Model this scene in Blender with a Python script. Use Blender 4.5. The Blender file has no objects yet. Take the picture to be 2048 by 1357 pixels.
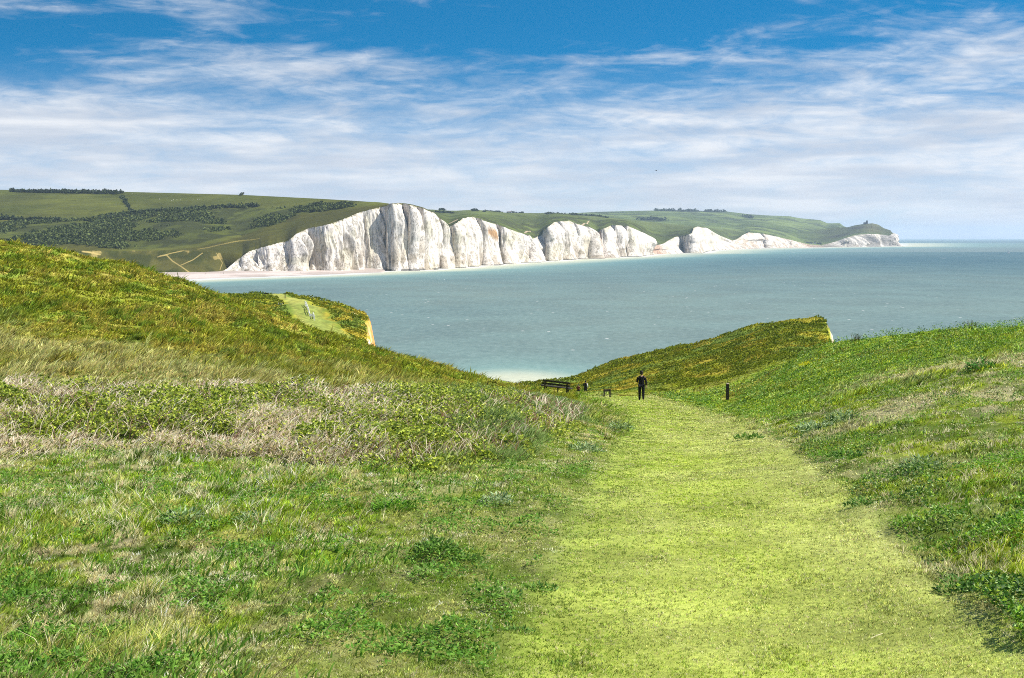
import bpy, bmesh, math, random
import numpy as np
from mathutils import Vector, Matrix
R = math.radians
rng = np.random.default_rng(7)
random.seed(7)
SC = bpy.context.scene
COL = SC.collection

# ------------------------------------------------------------------ camera
F = 3200.0; HZ = 473.0; CZ = 40.0
TH = math.atan((678.5 - HZ) / F)
cd = bpy.data.cameras.new('camera'); cam = bpy.data.objects.new('camera', cd); COL.objects.link(cam)
cam.location = (0, 0, CZ); cam.rotation_euler = (math.pi / 2 - TH, 0, 0)
cd.sensor_width = 36; cd.lens = F / 2048 * 36; cd.clip_start = 0.3; cd.clip_end = 90000
SC.camera = cam

# ------------------------------------------------------------------ world / sun / exposure
SUN_AZ = 95.0; SUN_EL = 48.0            # degrees clockwise from +Y, above the horizon
SC.view_settings.view_transform = 'Standard'; SC.view_settings.look = 'None'
EXPO = 0.80
SC.view_settings.exposure = EXPO; SC.view_settings.gamma = 1.0
SC.cycles.use_denoising = False; SC.cycles.use_adaptive_sampling = False; SC.cycles.denoiser = 'OPENIMAGEDENOISE'; SC.cycles.denoising_input_passes = 'RGB_ALBEDO_NORMAL'
SC.cycles.filter_width = 1.0; SC.cycles.max_bounces = 6; SC.cycles.diffuse_bounces = 3; SC.cycles.glossy_bounces = 2
SC.cycles.transmission_bounces = 3; SC.cycles.volume_bounces = 1; SC.cycles.transparent_max_bounces = 4
sd = bpy.data.lights.new('sun', 'SUN'); sd.energy = 4.6; sd.angle = R(0.5); sd.color = (1.0, 0.95, 0.86)
sun = bpy.data.objects.new('sun', sd); COL.objects.link(sun)
sv = Vector((math.sin(R(SUN_AZ)) * math.cos(R(SUN_EL)), math.cos(R(SUN_AZ)) * math.cos(R(SUN_EL)), math.sin(R(SUN_EL))))
sun.rotation_euler = sv.to_track_quat('Z', 'Y').to_euler(); sun.location = sv * 100

class NT:
    """tiny node helper"""
    def __init__(s, tree):
        s.t = tree; s.n = tree.nodes; s.l = tree.links
    def new(s, typ, **kw):
        n = s.n.new(typ)
        for k, v in kw.items(): setattr(n, k, v)
        return n
    def put(s, sock, v):
        if hasattr(v, 'links'): s.l.new(v, sock)
        elif v is not None: sock.default_value = v
    def math(s, op, a, b=None, c=None, clamp=False):
        n = s.new('ShaderNodeMath', operation=op); n.use_clamp = clamp
        s.put(n.inputs[0], a)
        if b is not None: s.put(n.inputs[1], b)
        if c is not None: s.put(n.inputs[2], c)
        return n.outputs[0]
    def mix(s, f, a, b, blend='MIX'):
        n = s.new('ShaderNodeMix', data_type='RGBA', blend_type=blend)
        s.put(n.inputs[0], f)
        for i, v in ((6, a), (7, b)):
            if isinstance(v, tuple) and len(v) == 3: v = (*v, 1)
            s.put(n.inputs[i], v)
        return n.outputs[2]
    def ramp(s, f, stops):
        n = s.new('ShaderNodeValToRGB'); s.put(n.inputs[0], f)
        e = n.color_ramp.elements
        while len(e) < len(stops): e.new(0.5)
        for i, (p, c) in enumerate(stops):
            e[i].position = p
            e[i].color = (c, c, c, 1) if isinstance(c, (int, float)) else (*c, 1)
        return n.outputs[0]
    def mapr(s, v, a, b, c=0.0, d=1.0, smooth=True):
        n = s.new('ShaderNodeMapRange', interpolation_type='SMOOTHSTEP' if smooth else 'LINEAR'); n.clamp = True
        s.put(n.inputs[0], v)
        for i, q in zip((1, 2, 3, 4), (a, b, c, d)): n.inputs[i].default_value = q
        return n.outputs[0]
    def noise(s, vec, scale, detail=4, rough=0.55, dist=0.0, out=0):
        n = s.new('ShaderNodeTexNoise'); s.put(n.inputs['Vector'], vec)
        n.inputs['Scale'].default_value = scale; n.inputs['Detail'].default_value = detail
        n.inputs['Roughness'].default_value = rough; n.inputs['Distortion'].default_value = dist
        return n.outputs[out]
    def mapping(s, vec, scale=(1, 1, 1), rot=(0, 0, 0), loc=(0, 0, 0)):
        n = s.new('ShaderNodeMapping'); s.put(n.inputs[0], vec)
        n.inputs['Location'].default_value = loc; n.inputs['Rotation'].default_value = rot; n.inputs['Scale'].default_value = scale
        return n.outputs[0]

def lin(r, g, b):
    f = lambda c: (c / 255 / 12.92) if c / 255 <= 0.04045 else ((c / 255 + 0.055) / 1.055) ** 2.4
    return (f(r), f(g), f(b))

w = bpy.data.worlds.new('World'); SC.world = w; w.use_nodes = True
N = NT(w.node_tree); N.n.clear()
tc = N.new('ShaderNodeTexCoord').outputs['Generated']
sep = N.new('ShaderNodeSeparateXYZ'); N.l.new(tc, sep.inputs[0])
# the air thins quickly here: the sky reaches a deep blue only a few degrees above the sea
zz = N.math('MULTIPLY', sep.outputs[2], 5.0)
zz = N.math('ADD', zz, 0.03)
cmb = N.new('ShaderNodeCombineXYZ'); N.l.new(sep.outputs[0], cmb.inputs[0]); N.l.new(sep.outputs[1], cmb.inputs[1]); N.l.new(zz, cmb.inputs[2])
nrm = N.new('ShaderNodeVectorMath', operation='NORMALIZE'); N.l.new(cmb.outputs[0], nrm.inputs[0])
sky = N.new('ShaderNodeTexSky', sky_type='NISHITA'); sky.sun_disc = False
sky.sun_elevation = R(SUN_EL); sky.sun_rotation = R(SUN_AZ); sky.altitude = 40; sky.air_density = 1.0; sky.dust_density = 0.3; sky.ozone_density = 3.0
N.l.new(nrm.outputs[0], sky.inputs[0])
hs = N.new('ShaderNodeHueSaturation'); hs.inputs['Saturation'].default_value = 3.0; hs.inputs['Value'].default_value = 0.85; hs.inputs['Hue'].default_value = 0.485
N.l.new(sky.outputs[0], hs.inputs['Color'])
skyc = N.mix(N.mapr(sep.outputs[2], 0.16, 0.35), hs.outputs[0], N.mix(1.0, sky.outputs[0], (0.85, 0.85, 0.80), 'MULTIPLY'))
# clouds: streaks of cirrus above, a veil of thin stratus near the sea
el = sep.outputs[2]
mp = N.mapping(tc, scale=(4.2, 4.2, 20.0), rot=(0, R(-3), 0))
n1 = N.noise(mp, 2.0, 7, 0.55, 1.2)
mp2 = N.mapping(tc, scale=(8.5, 8.5, 38.0), rot=(0, R(9), 0), loc=(3.1, 0, 0))
n2 = N.noise(mp2, 2.6, 8, 0.60, 1.4)
mp3 = N.mapping(tc, scale=(20, 20, 85.0), rot=(0, R(15), 0), loc=(1.1, 0, 0))
n3 = N.noise(mp3, 1.6, 9, 0.68, 1.0)
dens = N.math('ADD', N.math('MULTIPLY', n1, 0.55), N.math('MULTIPLY', n2, 0.30))
dens = N.math('ADD', dens, N.math('MULTIPLY', n3, 0.24))
dens = N.math('SUBTRACT', dens, 0.01)
cover = N.ramp(N.math('MULTIPLY', el, 5.0), [(0.0, 0.30), (0.12, 0.24), (0.30, 0.16), (0.48, 0.04), (0.62, 0.0), (0.8, 0.0)])
# individual clouds at their bearings (x/y, z)
def blob(cx, cz, rx, rz, amp):
    a = N.math('DIVIDE', N.math('SUBTRACT', sep.outputs[0], cx), rx)
    b = N.math('DIVIDE', N.math('SUBTRACT', el, cz), rz)
    d = N.math('ADD', N.math('MULTIPLY', a, a), N.math('MULTIPLY', b, b))
    g = N.math('EXPONENT', N.math('MULTIPLY', d, -1.0))
    return N.math('MULTIPLY', g, amp)
def bp(u, v): return (u - 1024) / F, (HZ - v) / F
for (u_, v_, ru, rv, am) in ((440, 62, 75, 42, .15), (640, 135, 260, 40, .12), (60, 265, 190, 45, .20), (1850, 130, 280, 60, .11),
                             (1700, 250, 420, 60, .08), (300, 230, 380, 50, .08), (950, 60, 260, 60, -.17), (1500, 40, 300, 50, -.10), (150, 150, 200, 30, -.03), (1980, 320, 200, 70, .05), (760, 90, 200, 20, -.07)):
    cx, cz = bp(u_, v_)
    cover = N.math('ADD', cover, blob(cx, cz, ru / F, rv / F, am))
dens = N.math('ADD', dens, cover)
mask = N.mapr(dens, 0.48, 0.90, 0, 1.0)
shade = N.noise(N.mapping(tc, scale=(4, 4, 40), loc=(7, 1, 0)), 2.4, 5, 0.5)
cc = N.mix(N.mapr(shade, 0.35, 0.65), lin(200, 210, 225), lin(250, 251, 253))
hor = N.mapr(el, 0.0, 0.115, 1.0, 0.0)
SKY_STR = 0.11
EXPC = 2 ** -EXPO
CG = 1.03 * EXPC / SKY_STR
cc = N.mix(N.math('MULTIPLY', hor, 0.45), cc, lin(216, 224, 236))
ccs = N.mix(1.0, cc, (CG, CG, CG), 'MULTIPLY')
base_h = N.mix(1.0, N.mix(1.0, lin(212, 220, 233), (CG, CG, CG), 'MULTIPLY'), (1, 1, 1), 'MULTIPLY')
hi = N.mapr(el, 0.2, 0.45, 1.0, 0.0)            # overhead the sky is clear
c1 = N.mix(N.math('MULTIPLY', hor, 0.85), skyc, base_h)
c2 = N.mix(N.math('MULTIPLY', mask, hi), c1, ccs)
bg = N.new('ShaderNodeBackground'); N.l.new(c2, bg.inputs[0]); bg.inputs[1].default_value = SKY_STR
wo = N.new('ShaderNodeOutputWorld'); N.l.new(bg.outputs[0], wo.inputs[0])

# ------------------------------------------------------------------ helpers
def P(u, v, D):
    """world point at photo bearing (u, v), D metres ahead"""
    xc = (np.asarray(u, float) - 1024) / F; yc = (678.5 - np.asarray(v, float)) / F
    dy = math.cos(TH) + yc * math.sin(TH); dz = -math.sin(TH) + yc * math.cos(TH)
    k = D / dy
    return np.stack(np.broadcast_arrays(xc * k, D + 0 * k, CZ + dz * k), -1)
def V_of(D, z):
    """photo row of a point D ahead at height z"""
    dz = z - CZ
    depth = D * math.cos(TH) - dz * math.sin(TH)
    return 678.5 - F * (D * math.sin(TH) + dz * math.cos(TH)) / depth
def tag(o, label=None, cat=None, group=None, kind=None):
    if label: o['label'] = label
    if cat: o['category'] = cat
    if group: o['group'] = group
    if kind: o['kind'] = kind
    return o
def empty(name, loc, rz=0, rx=0, ry=0):
    o = bpy.data.objects.new(name, None); COL.objects.link(o); o.location = loc; o.rotation_euler = (rx, ry, rz); o.empty_display_size = 0.2
    return o
def npmesh(name, V, faces_flat, starts, mat, cols=None, attrs=None, smooth=False, parent=None):
    me = bpy.data.meshes.new(name)
    V = np.asarray(V, np.float32)
    me.vertices.add(len(V)); me.vertices.foreach_set('co', V.ravel())
    me.loops.add(len(faces_flat)); me.loops.foreach_set('vertex_index', np.asarray(faces_flat, np.int32))
    me.polygons.add(len(starts)); me.polygons.foreach_set('loop_start', np.asarray(starts, np.int32))
    if smooth: me.polygons.foreach_set('use_smooth', np.ones(len(starts), bool))
    me.update(calc_edges=True)
    if cols is not None:
        a = me.color_attributes.new('Col', 'FLOAT_COLOR', 'POINT')
        c = np.ones((len(V), 4), np.float32); c[:, :3] = cols; a.data.foreach_set('color', c.ravel())
    for k, vals in (attrs or {}).items():
        a = me.attributes.new(k, 'FLOAT', 'POINT'); a.data.foreach_set('value', np.asarray(vals, np.float32))
    if mat: me.materials.append(mat)
    o = bpy.data.objects.new(name, me); COL.objects.link(o); o.parent = parent
    return o
def gridfaces(nr, nc, keep=None):
    i = np.arange(nr - 1)[:, None] * nc + np.arange(nc - 1)[None]
    q = np.stack([i, i + 1, i + nc + 1, i + nc], -1).reshape(-1, 4)
    if keep is not None: q = q[keep.ravel()]
    return q.ravel(), np.arange(len(q)) * 4
def _h(ix, iy, s):
    n = (ix.astype(np.int64) * 374761393 + iy.astype(np.int64) * 668265263 + s * 974634777) & 0x7fffffff
    n = (n ^ (n >> 13)) * 1274126177 & 0x7fffffff
    return ((n ^ (n >> 16)) & 0xffff) / 65535.0
def vn(x, y, s=0):
    x = np.asarray(x, float); y = np.asarray(y, float)
    ix = np.floor(x); iy = np.floor(y); fx = x - ix; fy = y - iy
    fx = fx * fx * (3 - 2 * fx); fy = fy * fy * (3 - 2 * fy)
    a = _h(ix, iy, s); b = _h(ix + 1, iy, s); c = _h(ix, iy + 1, s); d = _h(ix + 1, iy + 1, s)
    return (a + (b - a) * fx) * (1 - fy) + (c + (d - c) * fx) * fy
def fbm(x, y, s=0, o=4, g=0.5):
    t = 0; a = 1; n = 0
    for k in range(o):
        t = t + a * vn(x * 2 ** k + 17.3 * k, y * 2 ** k - 9.1 * k, s + k); n += a; a *= g
    return t / n
def ss(a, b, x):
    t = np.clip((x - a) / (b - a), 0, 1); return t * t * (3 - 2 * t)
def mixc(a, b, t):
    t = np.asarray(t)[..., None]; return np.asarray(a) * (1 - t) + np.asarray(b) * t

# ------------------------------------------------------------------ materials
def mat(name):
    m = bpy.data.materials.new(name); m.use_nodes = True; n = NT(m.node_tree); n.n.clear()
    out = n.new('ShaderNodeOutputMaterial'); return m, n, out
def plain(name, rgb, rough=0.7, spec=0.3, var=0.25, scale=8.0, bump=0.0, metal=0.0):
    m, n, out = mat(name)
    tco = n.new('ShaderNodeTexCoord').outputs['Object']
    no = n.noise(tco, scale, 5, 0.6)
    lo = tuple(c * (1 - var) for c in rgb); hi_ = tuple(min(1, c * (1 + var)) for c in rgb)
    c = n.mix(n.mapr(no, 0.3, 0.7), lo, hi_)
    b = n.new('ShaderNodeBsdfPrincipled'); n.put(b.inputs['Base Color'], c); b.inputs['Roughness'].default_value = rough
    b.inputs['Specular IOR Level'].default_value = spec; b.inputs['Metallic'].default_value = metal
    if bump:
        bu = n.new('ShaderNodeBump'); bu.inputs['Distance'].default_value = bump; n.put(bu.inputs['Height'], n.noise(tco, scale * 4, 4)); n.l.new(bu.outputs[0], b.inputs['Normal'])
    n.l.new(b.outputs[0], out.inputs[0]); return m
def leafmat(name, trans=0.35, rough=0.5, spec=0.3):
    m, n, out = mat(name)
    at = n.new('ShaderNodeAttribute', attribute_name='Col').outputs['Color']
    b = n.new('ShaderNodeBsdfPrincipled'); n.put(b.inputs['Base Color'], at); b.inputs['Roughness'].default_value = rough; b.inputs['Specular IOR Level'].default_value = spec
    t = n.new('ShaderNodeBsdfTranslucent'); n.put(t.inputs[0], n.mix(1.0, at, (1.0, 1.0, 0.75), 'MULTIPLY'))
    mx = n.new('ShaderNodeMixShader'); mx.inputs[0].default_value = trans
    n.l.new(b.outputs[0], mx.inputs[1]); n.l.new(t.outputs[0], mx.inputs[2]); n.l.new(mx.outputs[0], out.inputs[0]); return m
def attrground(name, scale, var=0.5, rough=0.9, bump=0.0, scale2=None, bscale=None):
    """vertex-coloured land cover with fine procedural mottling"""
    m, n, out = mat(name)
    at = n.new('ShaderNodeAttribute', attribute_name='Col').outputs['Color']
    pos = n.new('ShaderNodeNewGeometry').outputs['Position']
    no = n.noise(pos, scale, 6, 0.65)
    k = n.mapr(no, 0.28, 0.72, 1 - var, 1 + var, smooth=False)
    if scale2:
        k = n.math('MULTIPLY', k, n.mapr(n.noise(pos, scale2, 3, 0.5), 0.3, 0.7, 0.75, 1.25))
    cm = n.new('ShaderNodeCombineXYZ')
    for i in range(3): n.put(cm.inputs[i], k)
    c = n.mix(1.0, at, cm.outputs[0], 'MULTIPLY')
    b = n.new('ShaderNodeBsdfPrincipled'); n.put(b.inputs['Base Color'], c); b.inputs['Roughness'].default_value = rough; b.inputs['Specular IOR Level'].default_value = 0.15
    if bump:
        bu = n.new('ShaderNodeBump'); bu.inputs['Distance'].default_value = bump; bu.inputs['Strength'].default_value = 1.0
        n.put(bu.inputs['Height'], n.noise(pos, bscale or scale, 6, 0.65)); n.l.new(bu.outputs[0], b.inputs['Normal'])
    n.l.new(b.outputs[0], out.inputs[0]); return m
M_grass = leafmat('grass_blades', 0.42, 0.6, 0.12)
M_leaf = leafmat('weed_leaves', 0.34, 0.5, 0.15)
M_ground = attrground('turf_soil', 14.0, 0.35, bump=0.02, scale2=0.9)
M_hill = attrground('downland', 0.05, 0.28, scale2=0.008, bump=1.5, bscale=0.09)

def chalkmat(name, sc, orange=False):
    m, n, out = mat(name)
    at = n.new('ShaderNodeAttribute', attribute_name='Col').outputs['Color']
    pos = n.new('ShaderNodeNewGeometry').outputs['Position']
    st = n.noise(n.mapping(pos, scale=(sc, sc, sc * 0.14)), 1.0, 7, 0.62, 0.4)
    st2 = n.noise(n.mapping(pos, scale=(sc * 3, sc * 3, sc * 0.8), loc=(40, 2, 7)), 1.0, 6, 0.65)
    bed = n.noise(n.mapping(pos, scale=(sc * 0.1, sc * 0.1, sc * 5)), 1.0, 3, 0.5)
    k = n.math('MULTIPLY', n.mapr(st, 0.36, 0.47, 0.62, 1.04), n.mapr(st2, 0.36, 0.47, 0.68, 1.04))
    k = n.math('MULTIPLY', k, n.mapr(bed, 0.35, 0.5, 0.93, 1.0))
    ck = n.noise(n.mapping(pos, scale=(sc * 1.1, sc * 1.1, sc * 0.10), loc=(9, 4, 1)), 1.0, 4, 0.6, 0.8)
    k = n.math('MULTIPLY', k, n.mapr(n.math('ABSOLUTE', n.math('SUBTRACT', ck, 0.5)), 0.006, 0.022, 0.45, 1.0))
    ck2 = n.noise(n.mapping(pos, scale=(sc * 0.5, sc * 0.5, sc * 0.07), loc=(3, 14, 1)), 1.0, 3, 0.6, 0.5)
    k = n.math('MULTIPLY', k, n.mapr(ck2, 0.36, 0.43, 0.72, 1.0))
    cm = n.new('ShaderNodeCombineXYZ')
    for i, e in enumerate((1.0, 1.03, 1.12)): n.put(cm.inputs[i], n.math('POWER', k, e))
    c = n.mix(1.0, at, cm.outputs[0], 'MULTIPLY')
    b = n.new('ShaderNodeBsdfPrincipled'); n.put(b.inputs['Base Color'], c); b.inputs['Roughness'].default_value = 0.92; b.inputs['Specular IOR Level'].default_value = 0.1
    bu = n.new('ShaderNodeBump'); bu.inputs['Distance'].default_value = 0.45 / sc * 0.5; n.put(bu.inputs['Height'], n.math('ADD', st, n.math('MULTIPLY', st2, 0.4))); n.l.new(bu.outputs[0], b.inputs['Normal'])
    n.l.new(b.outputs[0], out.inputs[0]); return m
M_chalk = chalkmat('chalk', 0.16)

# ------------------------------------------------------------------ near terrain
prof = {
 -700: [(10,1270),(22,910),(31,745),(38,755),(50,715),(75,540),(105,400),(135,395),(200,500),(330,620),(460,600)],
 -250: [(10,1280),(22,925),(31,768),(37,778),(48,750),(70,640),(95,500),(118,440),(150,455),(220,580),(330,620),(460,600)],
 0:    [(10,1290),(15,1085),(22,935),(26,865),(31,775),(36,788),(45,768),(60,692),(80,592),(100,505),(112,479),(140,500),(200,590),(300,625),(400,600),(460,600)],
 250:  [(10,1290),(15,1085),(22,935),(27,868),(32,770),(37,786),(48,764),(64,700),(84,625),(104,548),(115,530),(145,548),(200,600),(300,610),(400,590),(460,590)],
 500:  [(10,1292),(15,1080),(22,935),(27,872),(33,772),(38,788),(50,765),(68,715),(92,645),(108,614),(116,608),(145,635),(200,655),(300,622),(385,592),(460,592)],
 650:  [(10,1294),(15,1080),(22,935),(28,870),(35,775),(40,790),(55,768),(75,730),(98,682),(116,660),(145,690),(200,705),(250,670),(300,645),(385,606),(460,606)],
 800:  [(10,1300),(15,1078),(22,932),(29,866),(36,782),(43,795),(58,778),(80,752),(102,716),(118,703),(145,735),(200,760),(250,730),(320,690),(400,670)],
 920:  [(10,1310),(15,1080),(22,938),(30,862),(40,796),(48,798),(62,786),(85,768),(108,748),(124,741),(155,775),(200,800),(260,830),(330,860),(430,800)],
 1040: [(10,1320),(15,1085),(22,950),(31,868),(44,808),(56,800),(72,796),(92,786),(112,778),(132,773),(165,783),(220,785),(300,778),(380,773),(440,784)],
 1130: [(10,1326),(15,1088),(22,958),(32,882),(46,828),(60,808),(76,798),(92,789),(112,786),(135,786),(165,789),(200,788),(260,783),(330,772),(370,766),(440,784)],
 1210: [(10,1330),(15,1090),(22,965),(32,898),(46,850),(62,820),(80,804),(100,795),(122,792),(150,796),(200,789),(250,770),(300,746),(335,734),(440,734)],
 1290: [(10,1332),(15,1090),(22,966),(32,900),(46,854),(62,826),(80,808),(96,800),(120,794),(150,792),(190,775),(230,752),(290,720),(318,711),(440,700)],
 1400: [(10,1330),(15,1090),(22,966),(32,900),(46,856),(62,830),(80,812),(96,806),(120,797),(150,785),(185,765),(230,730),(280,696),(300,689),(440,689)],
 1480: [(10,1330),(15,1090),(22,964),(32,892),(46,842),(64,812),(84,797),(110,784),(140,772),(180,750),(225,715),(275,676),(292,667),(440,667)],
 1570: [(10,1325),(15,1088),(22,955),(32,875),(46,822),(64,788),(84,766),(110,750),(140,740),(175,722),(215,690),(262,652),(278,646),(440,646)],
 1650: [(10,1318),(15,1082),(22,945),(32,850),(46,790),(64,755),(84,728),(108,706),(125,700),(160,715),(200,708),(235,672),(262,643),(440,643)],
 1760: [(10,1305),(15,1068),(22,915),(32,818),(46,755),(64,722),(84,700),(110,684),(135,700),(180,730),(240,700),(440,700)],
 1880: [(10,1285),(15,1050),(22,890),(32,790),(46,733),(64,700),(82,678),(98,669),(125,690),(200,740),(440,740)],
 2048: [(10,1240),(15,1012),(22,865),(32,768),(46,706),(62,676),(78,657),(105,675),(180,730),(440,740)],
 2350: [(10,1180),(15,960),(22,820),(32,730),(46,665),(62,628),(75,605),(105,620),(180,700),(440,700)],
 2800: [(10,1120),(15,900),(22,760),(32,670),(46,610),(65,570),(85,555),(120,580),(200,660),(440,700)],
}
D0 = 8.0
cp = []
for u_, lst in prof.items():
    for D_, v_ in lst:
        if 80 <= D_ <= 165 and u_ <= 1040: v_ += 8
        if 30 <= D_ <= 41 and u_ <= 1000: v_ += 26 * (1 if u_ < 900 else .5)
        if 92 <= D_ <= 155 and 1100 < u_ < 1250: v_ += 5
        p = P(u_, v_, D_); cp.append((p[0], p[1], p[2]))
for x_ in (-6, -3, 0, 3, 6):
    cp.append((x_, -4.5, 38.55 + 0.01 * x_)); cp.append((x_, 0, 38.38 + 0.01 * x_)); cp.append((x_, 5, 37.86 + .01 * abs(x_)))
cp = np.array(cp)
def aw(x, y): return x / (y + D0), np.log(y + D0)
KA = 3.0
ca, cw = aw(cp[:, 0], cp[:, 1]); ca = ca * KA
def tps(r2): return 0.5 * r2 * np.log(r2 + 1e-12)
n_ = len(cp); A = np.zeros((n_ + 3, n_ + 3))
A[:n_, :n_] = tps((ca[:, None] - ca[None]) ** 2 + (cw[:, None] - cw[None]) ** 2) + 1e-5 * np.eye(n_)
A[:n_, n_] = 1; A[:n_, n_ + 1] = ca; A[:n_, n_ + 2] = cw; A[n_:, :n_] = A[:n_, n_:].T
rhs = np.concatenate([cp[:, 2], [0, 0, 0]]); sol = np.linalg.solve(A, rhs)
NW, NA = 860, 560
gw = np.linspace(math.log(D0 - 4.5), math.log(D0 + 452), NW); ga = np.linspace(-0.47, 0.47, NA)
def rbf(a, w_):
    out = np.empty(a.shape)
    af = a.ravel() * KA; wf = w_.ravel(); o = out.ravel()
    for i in range(0, len(af), 40000):
        x = af[i:i + 40000]; y = wf[i:i + 40000]
        o[i:i + 40000] = tps((x[:, None] - ca) ** 2 + (y[:, None] - cw) ** 2) @ sol[:n_] + sol[n_] + sol[n_ + 1] * x + sol[n_ + 2] * y
    return o.reshape(a.shape)
WW, AA = np.meshgrid(gw, ga, indexing='ij')
coarse_w = np.linspace(gw[0], gw[-1], 216); coarse_a = np.linspace(ga[0], ga[-1], 141)
Zc = rbf(*np.meshgrid(coarse_a, coarse_w)[:2])
def bil(Z, a0, a1, w0, w1, a, w_):
    nw, na = Z.shape
    fi = np.clip((w_ - w0) / (w1 - w0) * (nw - 1), 0, nw - 1.001); fj = np.clip((a - a0) / (a1 - a0) * (na - 1), 0, na - 1.001)
    i = fi.astype(int); j = fj.astype(int); fi = fi - i; fj = fj - j
    return (Z[i, j] * (1 - fj) + Z[i, j + 1] * fj) * (1 - fi) + (Z[i + 1, j] * (1 - fj) + Z[i + 1, j + 1] * fj) * fi
Zs = bil(Zc, ga[0], ga[-1], gw[0], gw[-1], AA, WW)
GY = np.exp(WW) - D0; GX = AA * (GY + D0)

def base_v(u, v):   # find D on the smooth terrain
    Ds = np.exp(np.linspace(math.log(5.5), math.log(445), 2500))
    x = (u - 1024) / F * Ds
    a, w_ = aw(x, Ds); z = bil(Zs, ga[0], ga[-1], gw[0], gw[-1], a, w_)
    vv = V_of(Ds, z); return Ds, vv
def hitD(u, v, Dmin=5.5, Dmax=445):
    Ds, vv = base_v(u, v)
    m = (Ds >= Dmin) & (Ds <= Dmax); Ds = Ds[m]; vv = vv[m]
    k = np.where(vv <= v)[0]
    return float(Ds[k[0]]) if len(k) else float(Ds[np.argmin(vv)])

# mown path edges, read at ground points
Lp = [(1010, 1357), (1085, 1180), (1135, 1060), (1180, 980), (1222, 905), (1250, 862), (1246, 838), (1222, 818), (1196, 803)]
Rp = [(2160, 1357), (2040, 1290), (1905, 1165), (1745, 1035), (1655, 955), (1565, 885), (1485, 842), (1405, 818), (1345, 806)]
def edge(pts):
    D = np.array([hitD(u, v) for u, v in pts]); x = np.array([(u - 1024) / F for u, v in pts]) * D
    o = np.argsort(D); return D[o], x[o]
LD, LX = edge(Lp); RD, RX = edge(Rp)
LD = np.append(LD, [125, 150]); LX = np.append(LX, [(1165 - 1024) / F * 125, (1120 - 1024) / F * 150])
RD = np.append(RD, [125, 150]); RX = np.append(RX, [(1300 - 1024) / F * 125, (1240 - 1024) / F * 150])
LD = np.insert(LD, 0, -5); LX = np.insert(LX, 0, -1.5); RD = np.insert(RD, 0, -5); RX = np.insert(RX, 0, 2.2)
def path_sd(x, y):
    """metres inside the path (positive inside)"""
    l = np.interp(y, LD, LX); r = np.interp(y, RD, RX)
    return np.minimum(np.minimum(x - l, r - x), (128 - y) * 0.3)

# near coast: polygon of the land edge in plan
coast = [(-900, 470), (250, 430), (420, 405), (560, 398), (680, 390), (736, 384), (738.5, 372), (734, 340), (733, 310), (735, 280), (741, 250), (760, 225), (800, 235), (860, 300), (930, 380),
         (1000, 410), (1060, 415), (1110, 395), (1150, 365), (1200, 343), (1310, 322), (1400, 306), (1500, 296), (1600, 284), (1649, 270), (1656, 262), (1657, 248), (1662, 232), (1668, 214), (1690, 200), (1760, 190), (1900, 175), (2100, 165), (2900, 150)]
cx = np.array([(u - 1024) / F * D for u, D in coast]); cy = np.array([D for u, D in coast], float)
def seg_dist(x, y, cx, cy):
    best = np.full(x.shape, 1e9)
    for i in range(len(cx) - 1):
        ax, ay, bx, by = cx[i], cy[i], cx[i + 1], cy[i + 1]
        dx, dy = bx - ax, by - ay
        t = np.clip(((x - ax) * dx + (y - ay) * dy) / (dx * dx + dy * dy), 0, 1)
        best = np.minimum(best, np.hypot(x - ax - t * dx, y - ay - t * dy))
    return best
def inside(x, y, px, py):
    c = np.zeros(x.shape, bool); j = len(px) - 1
    for i in range(len(px)):
        k = ((py[i] > y) != (py[j] > y)) & (x < (px[j] - px[i]) * (y - py[i]) / (py[j] - py[i] + 1e-12) + px[i])
        c ^= k; j = i
    return c
polx = np.concatenate([cx, [400, 400, -400, -400]]); poly = np.concatenate([cy, [150, -50, -50, 470]])
sdm = seg_dist(GX, GY, cx, cy); ins = inside(GX, GY, polx, poly); SDC = np.where(ins, sdm, -sdm)
# surface relief
def relief(x, y, pm):
    rough = 1 - ss(-0.1, 0.6, pm)
    near = ss(3, 12, y)
    r = (fbm(x * 0.5, y * 0.5, 3) - 0.5) * 0.22 * rough * near + (fbm(x * 2.1, y * 2.1, 5) - 0.5) * 0.13 * rough * near
    far = ss(45, 110, y)
    r = r + far * rough * ((fbm(x * 0.16, y * 0.16, 9) - 0.5) * 0.9 + (fbm(x * 0.6, y * 0.6, 4) - 0.5) * 0.35)
    r = r + ss(180, 260, y) * (fbm(x * 0.09, y * 0.09, 12, 5) - 0.5) * 2.2
    r = r + (1 - rough) * ((fbm(x * 0.8, y * 0.35, 21) - 0.5) * 0.07)
    return r
PM = path_sd(GX, GY)
Z = Zs + relief(GX, GY, PM)
cliff_w = 3.6 + 2.0 * fbm(GX * 0.15, GY * 0.15, 31)
sdn = SDC + (fbm(GX * 0.35, GY * 0.35, 33) - 0.5) * 1.6
fac = np.clip((sdn + cliff_w) / cliff_w, 0, 1)
fac = np.where(fac < 1, fac ** 0.75, 1)
valley = ss(20, 50, np.abs(GX - (1050 - 1024) / F * 400)) if False else 0
Zf = np.where(fac < 1, -4 + (Z + 4) * fac, Z)
def height(x, y):
    a, w_ = aw(x, y); return bil(Zf, ga[0], ga[-1], gw[0], gw[-1], a, w_)
def gpoint(u, v, Dmin=5.5, Dmax=445):
    D = hitD(u, v, Dmin, Dmax); x = (u - 1024) / F * D
    return Vector((x, D, float(height(np.array(x), np.array(D)))))

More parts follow.
